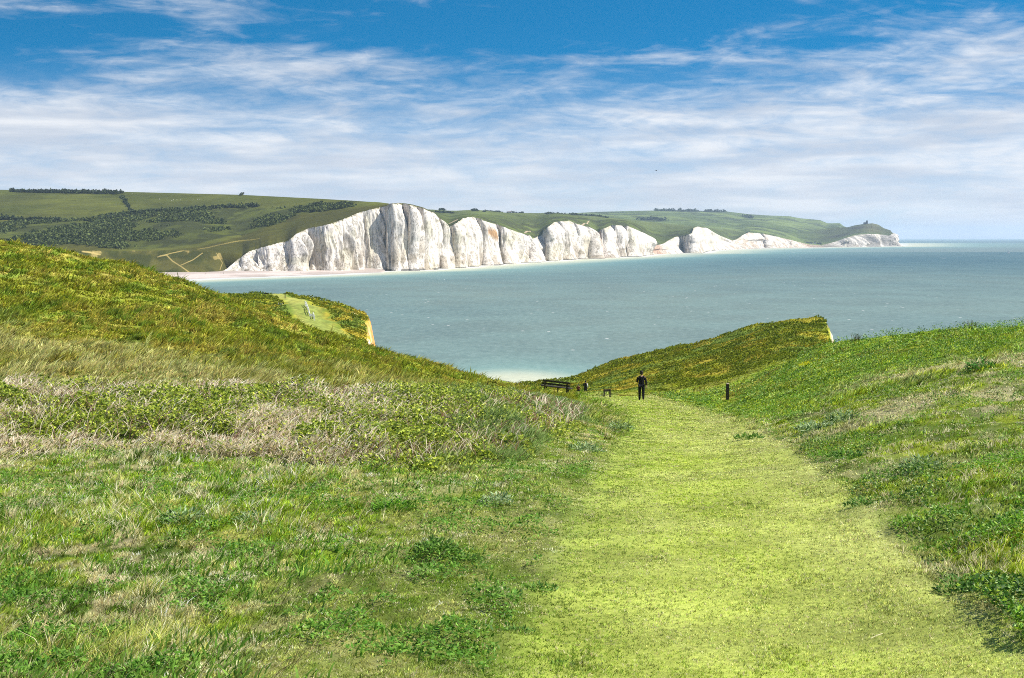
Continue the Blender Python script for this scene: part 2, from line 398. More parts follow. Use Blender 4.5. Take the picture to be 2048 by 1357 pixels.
# land-cover zones (all in plan coordinates)
bank_f = [(-700, 21.5), (-100, 22.5), (100, 24.5), (300, 24.0), (500, 23.2), (700, 21.4), (850, 21.2), (950, 22.8), (1060, 27), (1160, 34), (1230, 42)]
bank_b = [(-700, 37), (0, 36.5), (300, 37), (500, 38.5), (800, 42), (1000, 55), (1100, 66), (1230, 62)]
bfx = np.array([(u - 1024) / F for u, D in bank_f]); bfy = np.array([D for u, D in bank_f]); bbx = np.array([(u - 1024) / F for u, D in bank_b]); bby = np.array([D for u, D in bank_b])
def bank_w(x, y):
    s = x / np.maximum(y, 1.0)
    f = np.interp(s, bfx, bfy); b = np.interp(s, bbx, bby)
    wob = (fbm(x * 0.5, y * 0.5, 41) - 0.5) * 3.0
    m = ss(-0.8, 1.0, y - f + wob) * ss(-1.0, 1.5, b - y + wob)
    return m * ss(0.5, 1.6, -path_sd(x, y)) * (s < (1235 - 1024) / F)
C = lambda *a: np.array(lin(*a))
def cover_color(x, y, pm, tipv=0.0):
    """albedo of the vegetation at a point"""
    s = x / np.maximum(y, 1.0)
    n1 = fbm(x * 0.35, y * 0.16, 51); n2 = fbm(x * 1.3, y * 0.55, 52); n3 = fbm(x * 0.09, y * 0.05, 53); n4 = fbm(x * 4, y * 1.8, 54)
    green = mixc(C(146, 172, 44), C(112, 148, 34), ss(0.4, 0.65, n2))
    straw = C(226, 212, 160); olive = C(146, 140, 46); gold = C(176, 166, 76); pathc = mixc(C(170, 190, 76), C(204, 212, 128), ss(0.35, 0.7, n2 * 0.5 + n1 * 0.5))
    n5 = fbm(x * 7, y * 3.2, 58, 3); n6 = fbm(x * 2.4, y * 1.1, 60, 3)
    c = mixc(green, C(190, 190, 104), ss(0.42, 0.58, n1 * 0.4 + n5 * 0.6) * 0.85)
    c = mixc(c, C(84, 112, 34), ss(0.52, 0.62, n6) * 0.75)
    st = ss(0.54, 0.66, n6 * 0.5 + n5 * 0.5)
    c = mixc(c, straw, st * 0.75)
    # left hill
    lh = ss(40, 50, y) * (s < 0.04)
    hc = mixc(C(144, 150, 44), gold, ss(0.4, 0.62, n1 * 0.6 + n4 * 0.4)); hc = mixc(hc, C(122, 142, 46), ss(0.52, 0.66, n2)); hc = mixc(hc, C(206, 200, 132), ss(0.42, 0.60, n3 * 0.6 + n2 * 0.4) * ss(95, 55, y) * ss(0.0, -0.12, s) * 0.9)
    hc = mixc(hc, C(78, 92, 28), ss(0.62, 0.72, n4) * 0.6)
    c = mixc(c, hc, lh)
    # right slope
    rh = ss(-0.2, 0.8, x - np.interp(y, RD, RX)) * (s > 0.02)
    rc = mixc(C(166, 184, 52), C(128, 156, 40), ss(0.4, 0.6, n2)); rc = mixc(rc, C(170, 188, 106), ss(0.55, 0.68, n4) * 0.6)
    rc = mixc(rc, C(226, 214, 166), ss(0.50, 0.62, n1 * 0.5 + n2 * 0.5) * ss(16, 24, y) * ss(56, 40, y) * ss(0.15, 0.25, s) * 0.8)
    rc = mixc(rc, mixc(C(142, 148, 52), C(158, 150, 66), n1), ss(58, 80, y) * ss(0.42, 0.58, n1) * 0.85)
    c = mixc(c, rc, rh)
    # far headlands
    fh = ss(150, 200, y)
    fc = mixc(C(156, 158, 40), C(172, 158, 52), ss(0.4, 0.6, n3)); fc = mixc(fc, C(112, 126, 36), ss(0.52, 0.62, n1)); fc = mixc(fc, C(112, 132, 48), ss(0.55, 0.65, fbm(x * .2, y * .2, 59)))
    c = mixc(c, fc, fh)
    # mown apron left of the path fades into rough grass
    ap = ss(-3.4, -0.2, pm) * (s < 0.06) * ss(36, 24, y)
    c = mixc(c, mixc(C(122, 150, 50), C(170, 178, 96), ss(0.42, 0.6, n2 * 0.6 + n4 * 0.4)), ap * 0.85)
    pc = pathc; pc = mixc(pc, C(104, 134, 42), ss(1.2, 0.1, pm) * 0.55 * (x < np.interp(y, LD, (LD * 0 + (LX + np.interp(LD, RD, RX)) / 2))))
    pc = mixc(pc, C(200, 198, 140), ss(1.9, 0.3, np.interp(y, RD, RX) - x) * 0.45 * ss(6, 12, y))
    c = mixc(c, pc, ss(-0.35, 0.2, pm))
    return c
GC = cover_color(GX, GY, PM)
bw = bank_w(GX, GY)
GC = mixc(GC, C(70, 74, 34), bw * 0.8)
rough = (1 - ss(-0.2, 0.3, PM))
GC = GC * (1 - 0.50 * rough * ss(75, 40, GY))[..., None] * (1 - 0.15 * rough)[..., None]  # ground under rough grass darkened: shade between tufts painted into the colour
GC = mixc(GC, C(142, 152, 64), (1 - rough) * 0.8)
# mown track and turf on the western headland
def band(x, y, pts, wd):
    xs = np.array([(u - 1024) / F * D for u, D in pts]); ys = np.array([D for u, D in pts], float)
    return ss(wd, wd * 0.55, seg_dist(x, y, xs, ys))
hp = [(540, 392), (590, 350), (612, 320), (622, 290), (630, 262), (645, 235)]
GC = mixc(GC, C(150, 152, 78), band(GX, GY, hp, 3.2) * 0.85)
GC = mixc(GC, C(124, 136, 62), band(GX, GY, [(612, 330), (640, 290), (672, 262), (700, 240)], 3.6) * 0.8)
GC = mixc(GC, C(196, 186, 140), band(GX, GY, [(655, 352), (700, 350), (720, 348)], 1.2) * 0.8)
# exposed cliff edge: white chalk low, orange clay above
cl = ((fac < 0.985) & (SDC < 8)).astype(float)
nn = fbm(GX * 0.4, GY * 0.4 + Zf * 0.3, 71)
clc = mixc(C(236, 226, 206), C(226, 150, 70), ss(0.38, 0.55, nn)) ; right_cl = (GX > 10)
clc = np.where(right_cl[..., None], mixc(C(216, 198, 170), C(176, 130, 84), ss(0.42, 0.58, nn)), clc)
GC = mixc(GC, clc, cl * (GY > 160))
GV = np.stack([GX, GY, Zf], -1).reshape(-1, 3)
pm_f = (PM[:-1, :-1] + PM[1:, 1:]) / 2 > 0
ff, st_ = gridfaces(NW, NA, ~pm_f)
ground = npmesh('ground', GV, ff, st_, M_ground, GC.reshape(-1, 3), smooth=True); tag(ground, kind='structure')
ff, st_ = gridfaces(NW, NA, pm_f)
pv = np.unique(ff); rm = np.zeros(len(GV), int); rm[pv] = np.arange(len(pv))
path = npmesh('path', GV[pv], rm[ff], st_, M_ground, GC.reshape(-1, 3)[pv], smooth=True); tag(path, kind='structure')

# ------------------------------------------------------------------ grass and leaves as real blades
def blades(name, pts, h, wd, col, lean=0.5, az=0.0, azs=0.9, mat_=None, root=0.62, tipc=None, seg3=False):
    n = len(pts)
    if n == 0: return None
    az = az + rng.normal(0, azs, n); ln = np.clip(lean + rng.normal(0, 0.22, n), 0, 1.25)
    dx, dy = np.cos(az), np.sin(az)
    fa = rng.uniform(0, math.pi, n)
    fa = np.where(rng.random(n) < 0.6, rng.normal(0, 0.5, n), fa)      # most show their width across the view
    wx, wy = np.cos(fa) * wd / 2, np.sin(fa) * wd / 2
    L = []
    segs = (0, 0.4, 0.75, 1.0) if seg3 else (0, 0.5, 1.0)
    for t in segs:
        off = h * ln * t ** 1.6; up = h * (t * (1 - 0.35 * ln * t))
        cxp = pts[:, 0] + dx * off; cyp = pts[:, 1] + dy * off; cz = pts[:, 2] + up - 0.01
        if t < 1:
            k = 1 - 0.45 * t
            L.append(np.stack([cxp - wx * k, cyp - wy * k, cz], -1)); L.append(np.stack([cxp + wx * k, cyp + wy * k, cz], -1))
        else: L.append(np.stack([cxp, cyp, cz], -1))
    nv = len(L)
    V = np.stack(L, 1).reshape(-1, 3)
    b = (np.arange(n) * nv)[:, None]
    if seg3:
        f = np.concatenate([b + [0, 1, 3, 2], b + [2, 3, 5, 4], b + [4, 5, 6]], 1); pat = np.array([0, 4, 8]); per = 11
    else:
        f = np.concatenate([b + [0, 1, 3, 2], b + [2, 3, 4]], 1); pat = np.array([0, 4]); per = 7
    starts = ((np.arange(n) * per)[:, None] + pat).ravel()
    tcol = col if tipc is None else tipc
    cs = []
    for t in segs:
        c = col * (root + (1 - root) * min(1, t * 1.6)) * (1 - t) + tcol * t  # blade colour darkens toward its foot, root shading painted in
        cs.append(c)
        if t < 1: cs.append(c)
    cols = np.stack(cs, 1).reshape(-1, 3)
    return V, f.ravel(), starts, cols
def leaves(pts, size, az, elev, col, aspect=0.42, roll=0.5):
    n = len(pts)
    d = np.stack([np.cos(az) * np.cos(elev), np.sin(az) * np.cos(elev), np.sin(elev)], -1)
    s = np.stack([-np.sin(az), np.cos(az), np.zeros(n)], -1)
    up = np.cross(d, s); r = rng.normal(0, roll, n)[:, None]
    s2 = s * np.cos(r) + up * np.sin(r); up2 = np.cross(d, s2)
    S = size[:, None]
    p0 = pts; p3 = pts + d * S; m = pts + d * S * 0.48
    asp = aspect if np.isscalar(aspect) else aspect[:, None]
    p1 = m + s2 * S * asp * 0.5 - up2 * S * 0.10; p2 = m - s2 * S * asp * 0.5 - up2 * S * 0.10
    p3 = p3 - np.array([0, 0, 1.0]) * S * 0.12
    V = np.stack([p0, p1, p3, p2], 1).reshape(-1, 3)
    b = (np.arange(n) * 4)[:, None]; f = np.concatenate([b + [0, 1, 2], b + [0, 2, 3]], 1).ravel()
    return V, f, np.arange(2 * n) * 3, np.repeat(col, 4, 0)
def merge(parts):
    parts = [p for p in parts if p is not None]
    Vs, Fs, Ss, Cs = [], [], [], []; vo = lo = 0
    for V, f, s, c in parts:
        Vs.append(V); Fs.append(f + vo); Ss.append(s + lo); Cs.append(c); vo += len(V); lo += len(f)
    return np.concatenate(Vs), np.concatenate(Fs), np.concatenate(Ss), np.concatenate(Cs)
def build(name, parts, m, parent=None):
    V, f, s, c = merge(parts); return npmesh(name, V, f, s, m, np.clip(c, 0.004, 0.95), parent=parent)
def scatter(n, ymin, ymax, amin=-0.40, amax=0.40):
    """points at a density that thins with distance"""
    w_ = rng.uniform(math.log(ymin), math.log(ymax), n); y = np.exp(w_); a = rng.uniform(amin, amax, n)
    return a * y, y
def tufted(nt, m, ymin, ymax, amin, amax, spread):
    """m blades per tuft; returns x, y and per-blade tuft brightness, height factor"""
    tx_, ty_ = scatter(nt, ymin, ymax, amin, amax)
    mm = rng.poisson(m, nt) + 1; idx = np.repeat(np.arange(nt), mm)
    sg_ = (spread * ty_ / 1600.0)[idx]
    x = tx_[idx] + rng.normal(0, 1, len(idx)) * sg_; y = ty_[idx] + rng.normal(0, 1, len(idx)) * sg_ * 1.6
    br = np.exp(rng.normal(0, 0.38, nt))[idx]; hf = np.exp(rng.normal(0, 0.35, nt))[idx]; tid = rng.random(nt)[idx]; tz = rng.normal(0, 0.5, nt)[idx]
    return x, y, br, hf, tid, tz
def at(x, y): return np.stack([x, y, height(x, y)], -1)
def px(y): return y / 1600.0           # one render pixel in metres at distance y

# rough grass
x, y, tbr, thf, tid, tz = tufted(92000, 10, 4.0, 46, -0.45, 0.45, 2.6)
pm = path_sd(x, y); bk = bank_w(x, y)
k = (pm < 0.05) & (rng.random(len(x)) > bk * 0.85)
# mown apron: short grass just left of the path
apron = ss(-3.2, -0.6, pm) * (x < 2) 
k &= rng.random(len(x)) < np.where(y < 46, 1, 1)
x, y, pm, apron, tbr, thf, tid, tz = x[k], y[k], pm[k], apron[k], tbr[k], thf[k], tid[k], tz[k]
tall = fbm(x * 0.8, y * 0.6, 81)
edge_in = ss(-0.5, 0.05, pm)
side_r = x > np.interp(y, RD, RX) - 0.5
hgt = (0.045 + 0.085 * ss(0.35, 0.7, tall)) * rng.uniform(0.6, 1.4, len(x)) * thf * (1 - 0.72 * apron) * (1 - 0.5 * edge_in) * np.where(side_r, 0.62, 1.0)
hgt = np.maximum(hgt, 2.5 * px(y)); hgt = hgt * ss(2, 9, y)
wd_ = np.maximum(rng.uniform(0.004, 0.009, len(x)), px(y) * rng.uniform(0.65, 1.15, len(x)))
col = cover_color(x, y, pm)
dry = (tid * 0.75 + rng.random(len(x)) * 0.25) < 0.22 + 0.26 * ss(0.45, 0.65, fbm(x * 1.6, y * 1.2, 83))
jit = tbr[:, None] * rng.uniform(0.75, 1.3, (len(x), 1)) * (1 + rng.normal(0, 0.07, (len(x), 3)))
col = np.where(dry[:, None], C(238, 228, 182)[None] * rng.uniform(0.7, 1.1, (len(x), 1)) * tbr[:, None] ** .6, col * jit)
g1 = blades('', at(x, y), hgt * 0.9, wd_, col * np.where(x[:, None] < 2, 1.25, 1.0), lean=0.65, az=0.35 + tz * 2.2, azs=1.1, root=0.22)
o = build('rough_grass', [g1], M_grass); tag(o, 'rough windblown grass on the slopes either side of the mown path', 'grass', kind='stuff')

# broad blades and dock leaves standing among the rough grass
x, y = scatter(60000, 5.0, 30)
pm = path_sd(x, y); cl_ = fbm(x * 1.5, y * 1.1, 91)
k = (pm < -0.35) & (cl_ > 0.53) & (bank_w(x, y) < 0.5) & ((x < 1) | (rng.random(len(x)) < 0.3)) & (rng.random(len(x)) > ss(-2.6, -0.6, pm) * (x < 2) * 0.85); x, y = x[k], y[k]
col = mixc(C(92, 142, 44), C(144, 178, 78), rng.random(len(x))) * rng.uniform(0.7, 1.3, (len(x), 1))
b1 = blades('', at(x, y), rng.uniform(0.05, 0.14, len(x)) * ss(2, 9, y), np.maximum(rng.uniform(0.010, 0.022, len(x)), px(y)), col, lean=0.55, az=0.4, azs=1.3, seg3=True)
# long dead stems, tilted by the wind
x, y = scatter(2600, 6.0, 34, -0.4, 0.4); pm = path_sd(x, y); k = (pm < -1.0) & ((x < 0) | (rng.random(len(x)) < .25)); x, y = x[k], y[k]
col = np.where(rng.random((len(x), 1)) < 0.55, C(74, 60, 38), C(196, 180, 140)) * rng.uniform(0.7, 1.2, (len(x), 1))
b2 = blades('', at(x, y), rng.uniform(0.25, 0.55, len(x)), np.maximum(0.004, px(y) * 0.65), col, lean=0.95, az=0.15, azs=0.35, root=0.9, seg3=True)
o = build('meadow_stems', [b1, b2], M_grass); tag(o, 'broad green blades and long dead stems bent over by the wind', 'meadow', kind='stuff')

# mown grass
x, y, tbr, thf, tid, tz = tufted(250000, 4, 5.5, 128, -0.30, 0.40, 1.5)
pm = path_sd(x, y)
k = (pm > -0.25 - 0.3 * vn(x * 3, y * 3, 6)) | ((x < 2) & (y < 36) & (rng.random(len(x)) < ss(-4.2, -1.0, pm))); x, y, pm, tbr, tid = x[k], y[k], pm[k], tbr[k], tid[k]
col = cover_color(x, y, pm) * (rng.uniform(0.8, 1.25, (len(x), 1))) * tbr[:, None]
col = np.where((tid > 0.86)[:, None], C(228, 220, 168) * rng.uniform(.7, 1.1, (len(x), 1)), col)
col = col * (1 + rng.normal(0, 0.06, (len(x), 3)))
hgt = np.maximum(rng.uniform(0.014, 0.034, len(x)), 1.3 * px(y))
tus = ss(0.55, 0.75, fbm(x * 2.2, y * 1.0, 95)); hgt = hgt * (1 + 0.5 * tus)
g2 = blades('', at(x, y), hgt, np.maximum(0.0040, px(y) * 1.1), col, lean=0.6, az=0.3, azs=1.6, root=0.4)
o = build('mown_grass', [g2], M_grass); tag(o, 'short bright yellow-green mown turf covering the path', 'grass', kind='stuff')

# hill grass beyond the bank
x, y, tbr, thf, tid, tz = tufted(120000, 6, 38, 165, -0.42, 0.42, 2.2)
pm = path_sd(x, y); k = (pm < 0.2) & (bank_w(x, y) < 0.6); x, y, pm, tbr, thf, tz = x[k], y[k], pm[k], tbr[k], thf[k], tz[k]
col = cover_color(x, y, pm) * rng.uniform(0.8, 1.25, (len(x), 1)) * tbr[:, None] * (1 + rng.normal(0, 0.08, (len(x), 3)))
tall = fbm(x * 0.6, y * 0.4, 97)
hgt = (0.10 + 0.20 * ss(0.35, 0.7, tall)) * rng.uniform(0.7, 1.3, len(x)) * thf * (1 - 0.6 * ss(-2, 0, pm)) * np.where((x / y > 0.022) & (x / y < 0.09) & (y > 82), 0.25, 1.0) * np.where((x > np.interp(y, RD, RX)), 0.5, 1.0)
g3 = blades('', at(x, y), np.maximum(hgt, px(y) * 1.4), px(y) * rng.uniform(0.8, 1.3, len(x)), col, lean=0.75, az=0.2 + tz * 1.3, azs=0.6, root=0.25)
o = build('hill_grass', [g3], M_grass); tag(o, 'olive and golden grass over the hillsides above the gap', 'grass', kind='stuff')

# bramble bank: leaves, canes and bleached dead grass
x, y = scatter(900000, 20, 68, -0.42, 0.08)
bk = bank_w(x, y); k = rng.random(len(x)) < bk; x, y, bk = x[k], y[k], bk[k]
s_ = x / y
top = fbm(x * 0.9, y * 0.9, 101); gap = fbm(x * 2.6, y * 2.6, 103)
mound = (0.14 + 0.34 * ss(0.3, 0.7, top)) * ss(0.3, 0.75, bk) * ss(0.05, -0.05, s_ - 0.02)
hole = ss(0.58, 0.48, gap)
zo = mound * (0.25 + 0.75 * hole) * rng.uniform(0.25, 1.0, len(x)) ** 0.5
sage = ss(0.48, 0.60, fbm(x * 0.5, y * 0.3, 107)) * ss(-0.06, 0.02, s_)
dead = ss(0.42, 0.52, fbm(x * 0.55, y * 0.5, 105)) * ss(-0.04, -0.15, s_)
pick = rng.random(len(x))
isdead = pick < dead * 0.62; issage = (~isdead) & (pick < 0.95 * sage); isleaf = ~(isdead | issage); isleaf &= rng.random(len(x)) < 0.55
p = at(x, y); p[:, 2] += zo
q = p[isleaf]; n = len(q)
lc = mixc(C(134, 152, 52), C(200, 204, 80), rng.random(n) * 0.8); lc = mixc(lc, C(112, 134, 56), rng.random(n) * .5)
lc = mixc(lc, C(84, 104, 40), (rng.random(n) < 0.42) * 0.85)
lp = leaves(q, np.maximum(rng.uniform(0.04, 0.075, n), 2.0 * px(q[:, 1])), rng.uniform(0, 6.28, n), rng.normal(0.15, 0.5, n), lc * 1.25 * rng.uniform(0.6, 1.4, (n, 1)), aspect=0.75, roll=0.7)
o = build('bramble_leaves', [lp], M_leaf); tag(o, 'thick mass of yellow-green bramble leaves over the bank', 'bramble', kind='stuff')
q = p[isdead]; q = q[rng.random(len(q)) < 0.55]; n = len(q)
dc = 1.25 * mixc(C(246, 232, 208), C(214, 192, 164), rng.random(n)) * rng.uniform(0.6, 1.15, (n, 1))
d1 = blades('', q - [0, 0, 0.05], rng.uniform(0.08, 0.24, n), px(q[:, 1]) * 1.0, dc, lean=0.95, az=0.1, azs=1.2, root=0.7, seg3=True)
q = p[issage]; q = q[rng.random(len(q)) < 0.8]; n = len(q)
sc_ = mixc(C(128, 164, 72), C(184, 202, 130), rng.random(n)) * rng.uniform(0.55, 1.25, (n, 1))
d2 = blades('', q * 1.0 - np.stack([0 * q[:, 2], 0 * q[:, 2], 0.6 * zo[issage][:0].sum() + 0 * q[:, 2]], -1), rng.uniform(0.08, 0.19, n), np.maximum(0.007, px(q[:, 1]) * 0.9), sc_, lean=0.85, az=0.3, azs=0.6, root=0.45)
# arching bramble canes
x, y = scatter(9000, 21, 50, -0.42, 0.05); bk = bank_w(x, y); k = bk > 0.6; x, y = x[k], y[k]
pp = at(x, y); pp[:, 2] += 0.15
cc_ = np.where(rng.random((len(x), 1)) < 0.5, C(240, 224, 200), C(150, 118, 98)) * rng.uniform(0.7, 1.1, (len(x), 1))
d3 = blades('', pp, rng.uniform(0.15, 0.42, len(x)), px(y) * 0.8, cc_, lean=0.95, az=0.2, azs=1.6, root=0.95, seg3=True)
o = build('dead_stalks', [d1, d2, d3], M_grass); tag(o, 'bleached dead stalks, canes and pale tussocks tangled through the bramble bank', 'undergrowth', kind='stuff')

# leafy ground cover on the right slope and along the path edge
x, y = scatter(560000, 6, 128, -0.05, 0.42)
pm = path_sd(x, y); s_ = x / y
cl_ = fbm(x * 1.0, y * 0.5, 111) * 0.45 + fbm(x * 2.6, y * 1.4, 112) * 0.55
ridge = ss(36, 62, y) * 0.06 * ss(0.12, 0.18, s_)
edgeb = 0.05 * ss(-1.6, -0.2, pm) * (pm < 0)
k = (pm < -0.05) & (x > np.interp(y, RD, RX)) & (cl_ + ridge + edgeb + rng.normal(0, .03, len(x)) > 0.55) & (np.abs(x / y - (1457 - 1024) / F) > 0.0042 + (np.abs(y - 84) > 16) * -1)
x, y, cl_ = x[k], y[k], cl_[k]; n = len(x)
p = at(x, y); hh = ss(0.52, 0.64, cl_) * (0.16 + 0.34 * ss(25, 70, y)); p[:, 2] += hh * rng.uniform(0.15, 1.0, n) ** 0.6
dk = ss(0.42, 0.56, fbm(x * 0.7, y * 0.35, 115))
lc = mixc(C(102, 150, 40), C(62, 102, 34), dk); lc = mixc(lc, C(60, 100, 26), ss(36, 60, y) * .6); lc = mixc(lc, C(176, 200, 130), (rng.random(n) < 0.16) * 0.8); lc = mixc(lc, C(150, 178, 50), (rng.random(n) < 0.2) * 0.7)
lp = leaves(p, np.maximum(rng.uniform(0.022, 0.055, n), 2.2 * px(y)), rng.uniform(0, 6.28, n), rng.normal(0.45, 0.4, n), lc * rng.uniform(0.5, 1.5, (n, 1)), aspect=0.42)
# scattered rosettes in the left meadow, the apron and bank edge
x, y = scatter(330000, 6, 60, -0.42, 0.14)
pm = path_sd(x, y)
cl_ = fbm(x * 1.7, y * 1.1, 121) * 0.55 + fbm(x * 4.3, y * 3.0, 122) * 0.45
k = (pm < -0.1) & (x < np.interp(y, LD, LX)) & (cl_ + rng.normal(0, .03, len(x)) > 0.562) & (bank_w(x, y) < 0.3); x, y, cl_ = x[k], y[k], cl_[k]; n = len(x)
p = at(x, y); p[:, 2] += 0.03 + ss(0.54, 0.66, cl_) * 0.10 * rng.random(n) ** .6
lc = mixc(C(74, 124, 34), C(136, 174, 74), rng.random(n) ** 1.4)
lp2 = leaves(p, np.maximum(rng.uniform(0.02, 0.055, n), 2.0 * px(y)), rng.uniform(0, 6.28, n), rng.normal(0.4, 0.4, n), lc * rng.uniform(0.55, 1.35, (n, 1)), aspect=0.42)
o = build('ground_cover', [lp, lp2], M_leaf); tag(o, 'low dark green broad-leaved weeds spreading over the right bank and meadow', 'ground cover', kind='stuff')

# individual leafy clumps one can point to
def weed_clump(loc, rad, hgt, nl, ca_, cb_, label, lance=0.28, cat='plant', name='leafy_weed'):
    n = nl * 2; r = rad * np.sqrt(rng.random(n)); th = rng.uniform(0, 6.28, n)
    dome = np.sqrt(np.clip(1 - (r / rad) ** 2, 0.02, 1))
    p = np.stack([r * np.cos(th), r * np.sin(th), hgt * dome * rng.uniform(0.1, 0.9, n)], -1)
    ls = rng.uniform(0.4, 1.0, n) * min(rad, 0.35) * 0.45
    lc = mixc(ca_, cb_, rng.random(n)) * rng.uniform(0.6, 1.3, (n, 1))
    lv = leaves(p, ls, th + rng.normal(0, 0.8, n), rng.normal(0.55, 0.35, n), lc, aspect=lance, roll=0.5)
    ns = max(5, nl // 30); thp = rng.uniform(0, 6.28, ns); rr = rad * 0.5 * rng.random(ns)
    sp = np.stack([rr * np.cos(thp), rr * np.sin(thp), 0 * rr - 0.03], -1)
    stb = blades('', sp, np.full(ns, hgt * 1.15), np.full(ns, max(0.006, px(loc[1]) * .6)), np.tile(cb_ * 0.7, (ns, 1)), lean=0.2, azs=2)
    o = build(name, [lv, stb], M_leaf); o.location = loc; o.rotation_euler = (0, 0, rng.uniform(0, 6.28)); tag(o, label, cat); return o
dg, lg = C(62, 104, 38), C(120, 160, 70); sg, sl = C(90, 124, 76), C(176, 196, 146); bgn, bl = C(70, 142, 24), C(130, 184, 50)
for (u_, v_, rp, hp_, nl, a_, b_, lb) in (
    (992, 1008, 34, 24, 130, sg, sl, 'grey-green thistle clump where rough grass meets the mown turf, left of the path middle'),
    (785, 1018, 42, 20, 150, dg, bl, 'dark ferny low clump in the meadow below the bramble bank'),
    (872, 1108, 44, 36, 170, dg, lg, 'spiky dark dock clump beside a patch of orange dead grass'),
    (935, 1120, 34, 20, 110, dg, lg, 'low dark weed trailing to the right of the spiky dock clump'),
    (500, 1050, 40, 30, 140, sg, sl, 'silvery thistle tuft with black shade under it in the left meadow'),
    (360, 1050, 48, 24, 150, dg, sl, 'wide silvery-leaved weed left of the smaller thistle tuft'),
    (1125, 1330, 26, 10, 60, dg, lg, 'small flat rosette in the short turf at the bottom of the photo'),
    (1033, 1268, 34, 11, 80, dg, lg, 'flat dark rosette nearest the mown path in the bottom turf'),
    (1075, 1190, 38, 12, 80, dg, lg, 'flat trailing weed on the worn turf, halfway down the path left edge'),
    (1640, 858, 44, 20, 180, sg, sl, 'blue-green thistle patch on the right bank just past the path bend'),
    (1690, 845, 36, 26, 160, dg, sl, 'tallest blue-green thistle patch on the right bank'),
    (1850, 935, 40, 30, 160, dg, sl, 'blue-green bushy thistle on the right slope beside pale dead grass'),
    (1925, 1165, 42, 40, 170, dg, lg, 'big shadowed leafy weed at the right edge of the path'),
    (1728, 1022, 32, 22, 120, dg, lg, 'dark weed leaning over the right edge of the mown path'),
    (1965, 745, 30, 24, 150, dg, C(80, 140, 50), 'dark rounded alexanders bush high on the right slope'),
    (1170, 905, 34, 20, 130, dg, sl, 'dark-leaved weed hugging the left edge of the path below the bank'),
    (1240, 862, 26, 24, 110, dg, sl, 'dark spiky weed poking onto the path where it bends'),
    (1130, 1010, 12, 7, 40, dg, lg, 'tiny weed alone in the mown turf'),
    (1500, 880, 28, 14, 90, dg, lg, 'small dark green weed at the right path edge near the bend'),
    (1700, 920, 40, 16, 120, dg, lg, 'low spreading dark weed on the mown fringe right of the path')):
    g_ = gpoint(u_, v_, 5.5, 90); m_ = g_.y / F
    weed_clump(g_ - Vector((0, 0, 0.01)), rp * m_, hp_ * m_, nl, a_, b_, lb)
# yellow gorse patch
g_ = gpoint(1618, 733, 60, 150)
weed_clump(g_, 0.55, 0.3, 200, C(226, 214, 20), C(180, 196, 30), 'small bright yellow flowering bush on the right hillside', cat='bush', name='gorse_bush')
# bare shrubs on the ridge
for (u_, v_, hpix, lb) in ((1715, 690, 24, 'bare wispy shrub where the right ridge begins'), (1943, 664, 26, 'bare twiggy shrub on top of the right ridge')):
    g_ = gpoint(u_, v_, 60, 150); m_ = g_.y / F
    ns = 60; th = rng.uniform(0, 6.28, ns); rr = 0.35 * rng.random(ns)
    stb = blades('', np.stack([rr * np.cos(th), rr * np.sin(th), 0 * rr], -1), hpix * m_ * rng.uniform(0.5, 1.3, ns), np.full(ns, 0.025), np.tile(C(96, 84, 50), (ns, 1)) * rng.uniform(.6, 1.3, (ns, 1)), lean=0.4, azs=2.5, root=.9, seg3=True)
    n = 150; th = rng.uniform(0, 6.28, n); rr = 0.7 * np.sqrt(rng.random(n))
    o = build('bare_shrub', [stb, leaves(np.stack([rr * np.cos(th), rr * np.sin(th), rng.uniform(0, 0.35, n)], -1), rng.uniform(.08, .2, n), th, rng.normal(.4, .3, n), mixc(dg, lg, rng.random(n)), 0.5)], M_leaf); o.location = g_ - Vector((0, 0, 0.1)); tag(o, lb, 'shrub')

# scrub on the two headlands
x, y = scatter(300000, 165, 400, -0.30, 0.26)
a, w_ = aw(x, y); sdc = bil(SDC, ga[0], ga[-1], gw[0], gw[-1], a, w_)
sc1 = fbm(x * 0.12, y * 0.12, 131); trk = band(x, y, hp, 4.0) + band(x, y, [(612, 330), (640, 290), (672, 262), (700, 240)], 4.2)
k = (sdc > 0.2) & (trk < 0.1); x, y, sc1, sdc = x[k], y[k], sc1[k], sdc[k]; n = len(x)
p = at(x, y)
bush = ss(0.50, 0.58, fbm(x * 0.25, y * 0.2, 133) * .7 + .3 * sc1)
corr = (x / y > 0.0) & (x / y < 0.085) & (y < 245)
k2 = ~((x / y > 0.03) & (x / y < 0.055) & (y < 200)); 
hh = bush * 0.5 * np.where(corr, 0.15, 1); p[:, 2] += hh * rng.random(n) ** .6
col = cover_color(x, y, np.full(n, -5.0)); col = mixc(col, mixc(C(100, 122, 30), C(150, 160, 44), rng.random(n)), bush * .75) * rng.uniform(0.55, 1.4, (n, 1))
g4 = blades('', p - [0, 0, .05], px(y) * rng.uniform(1.0, 2.6, n), px(y) * rng.uniform(1.0, 1.8, n), col, lean=0.7, az=0.2, azs=0.9, root=0.4)
o = build('headland_scrub', [g4], M_grass); tag(o, 'olive and brown scrub and turf on the two cliff headlands beyond the gap', 'scrub', kind='stuff')

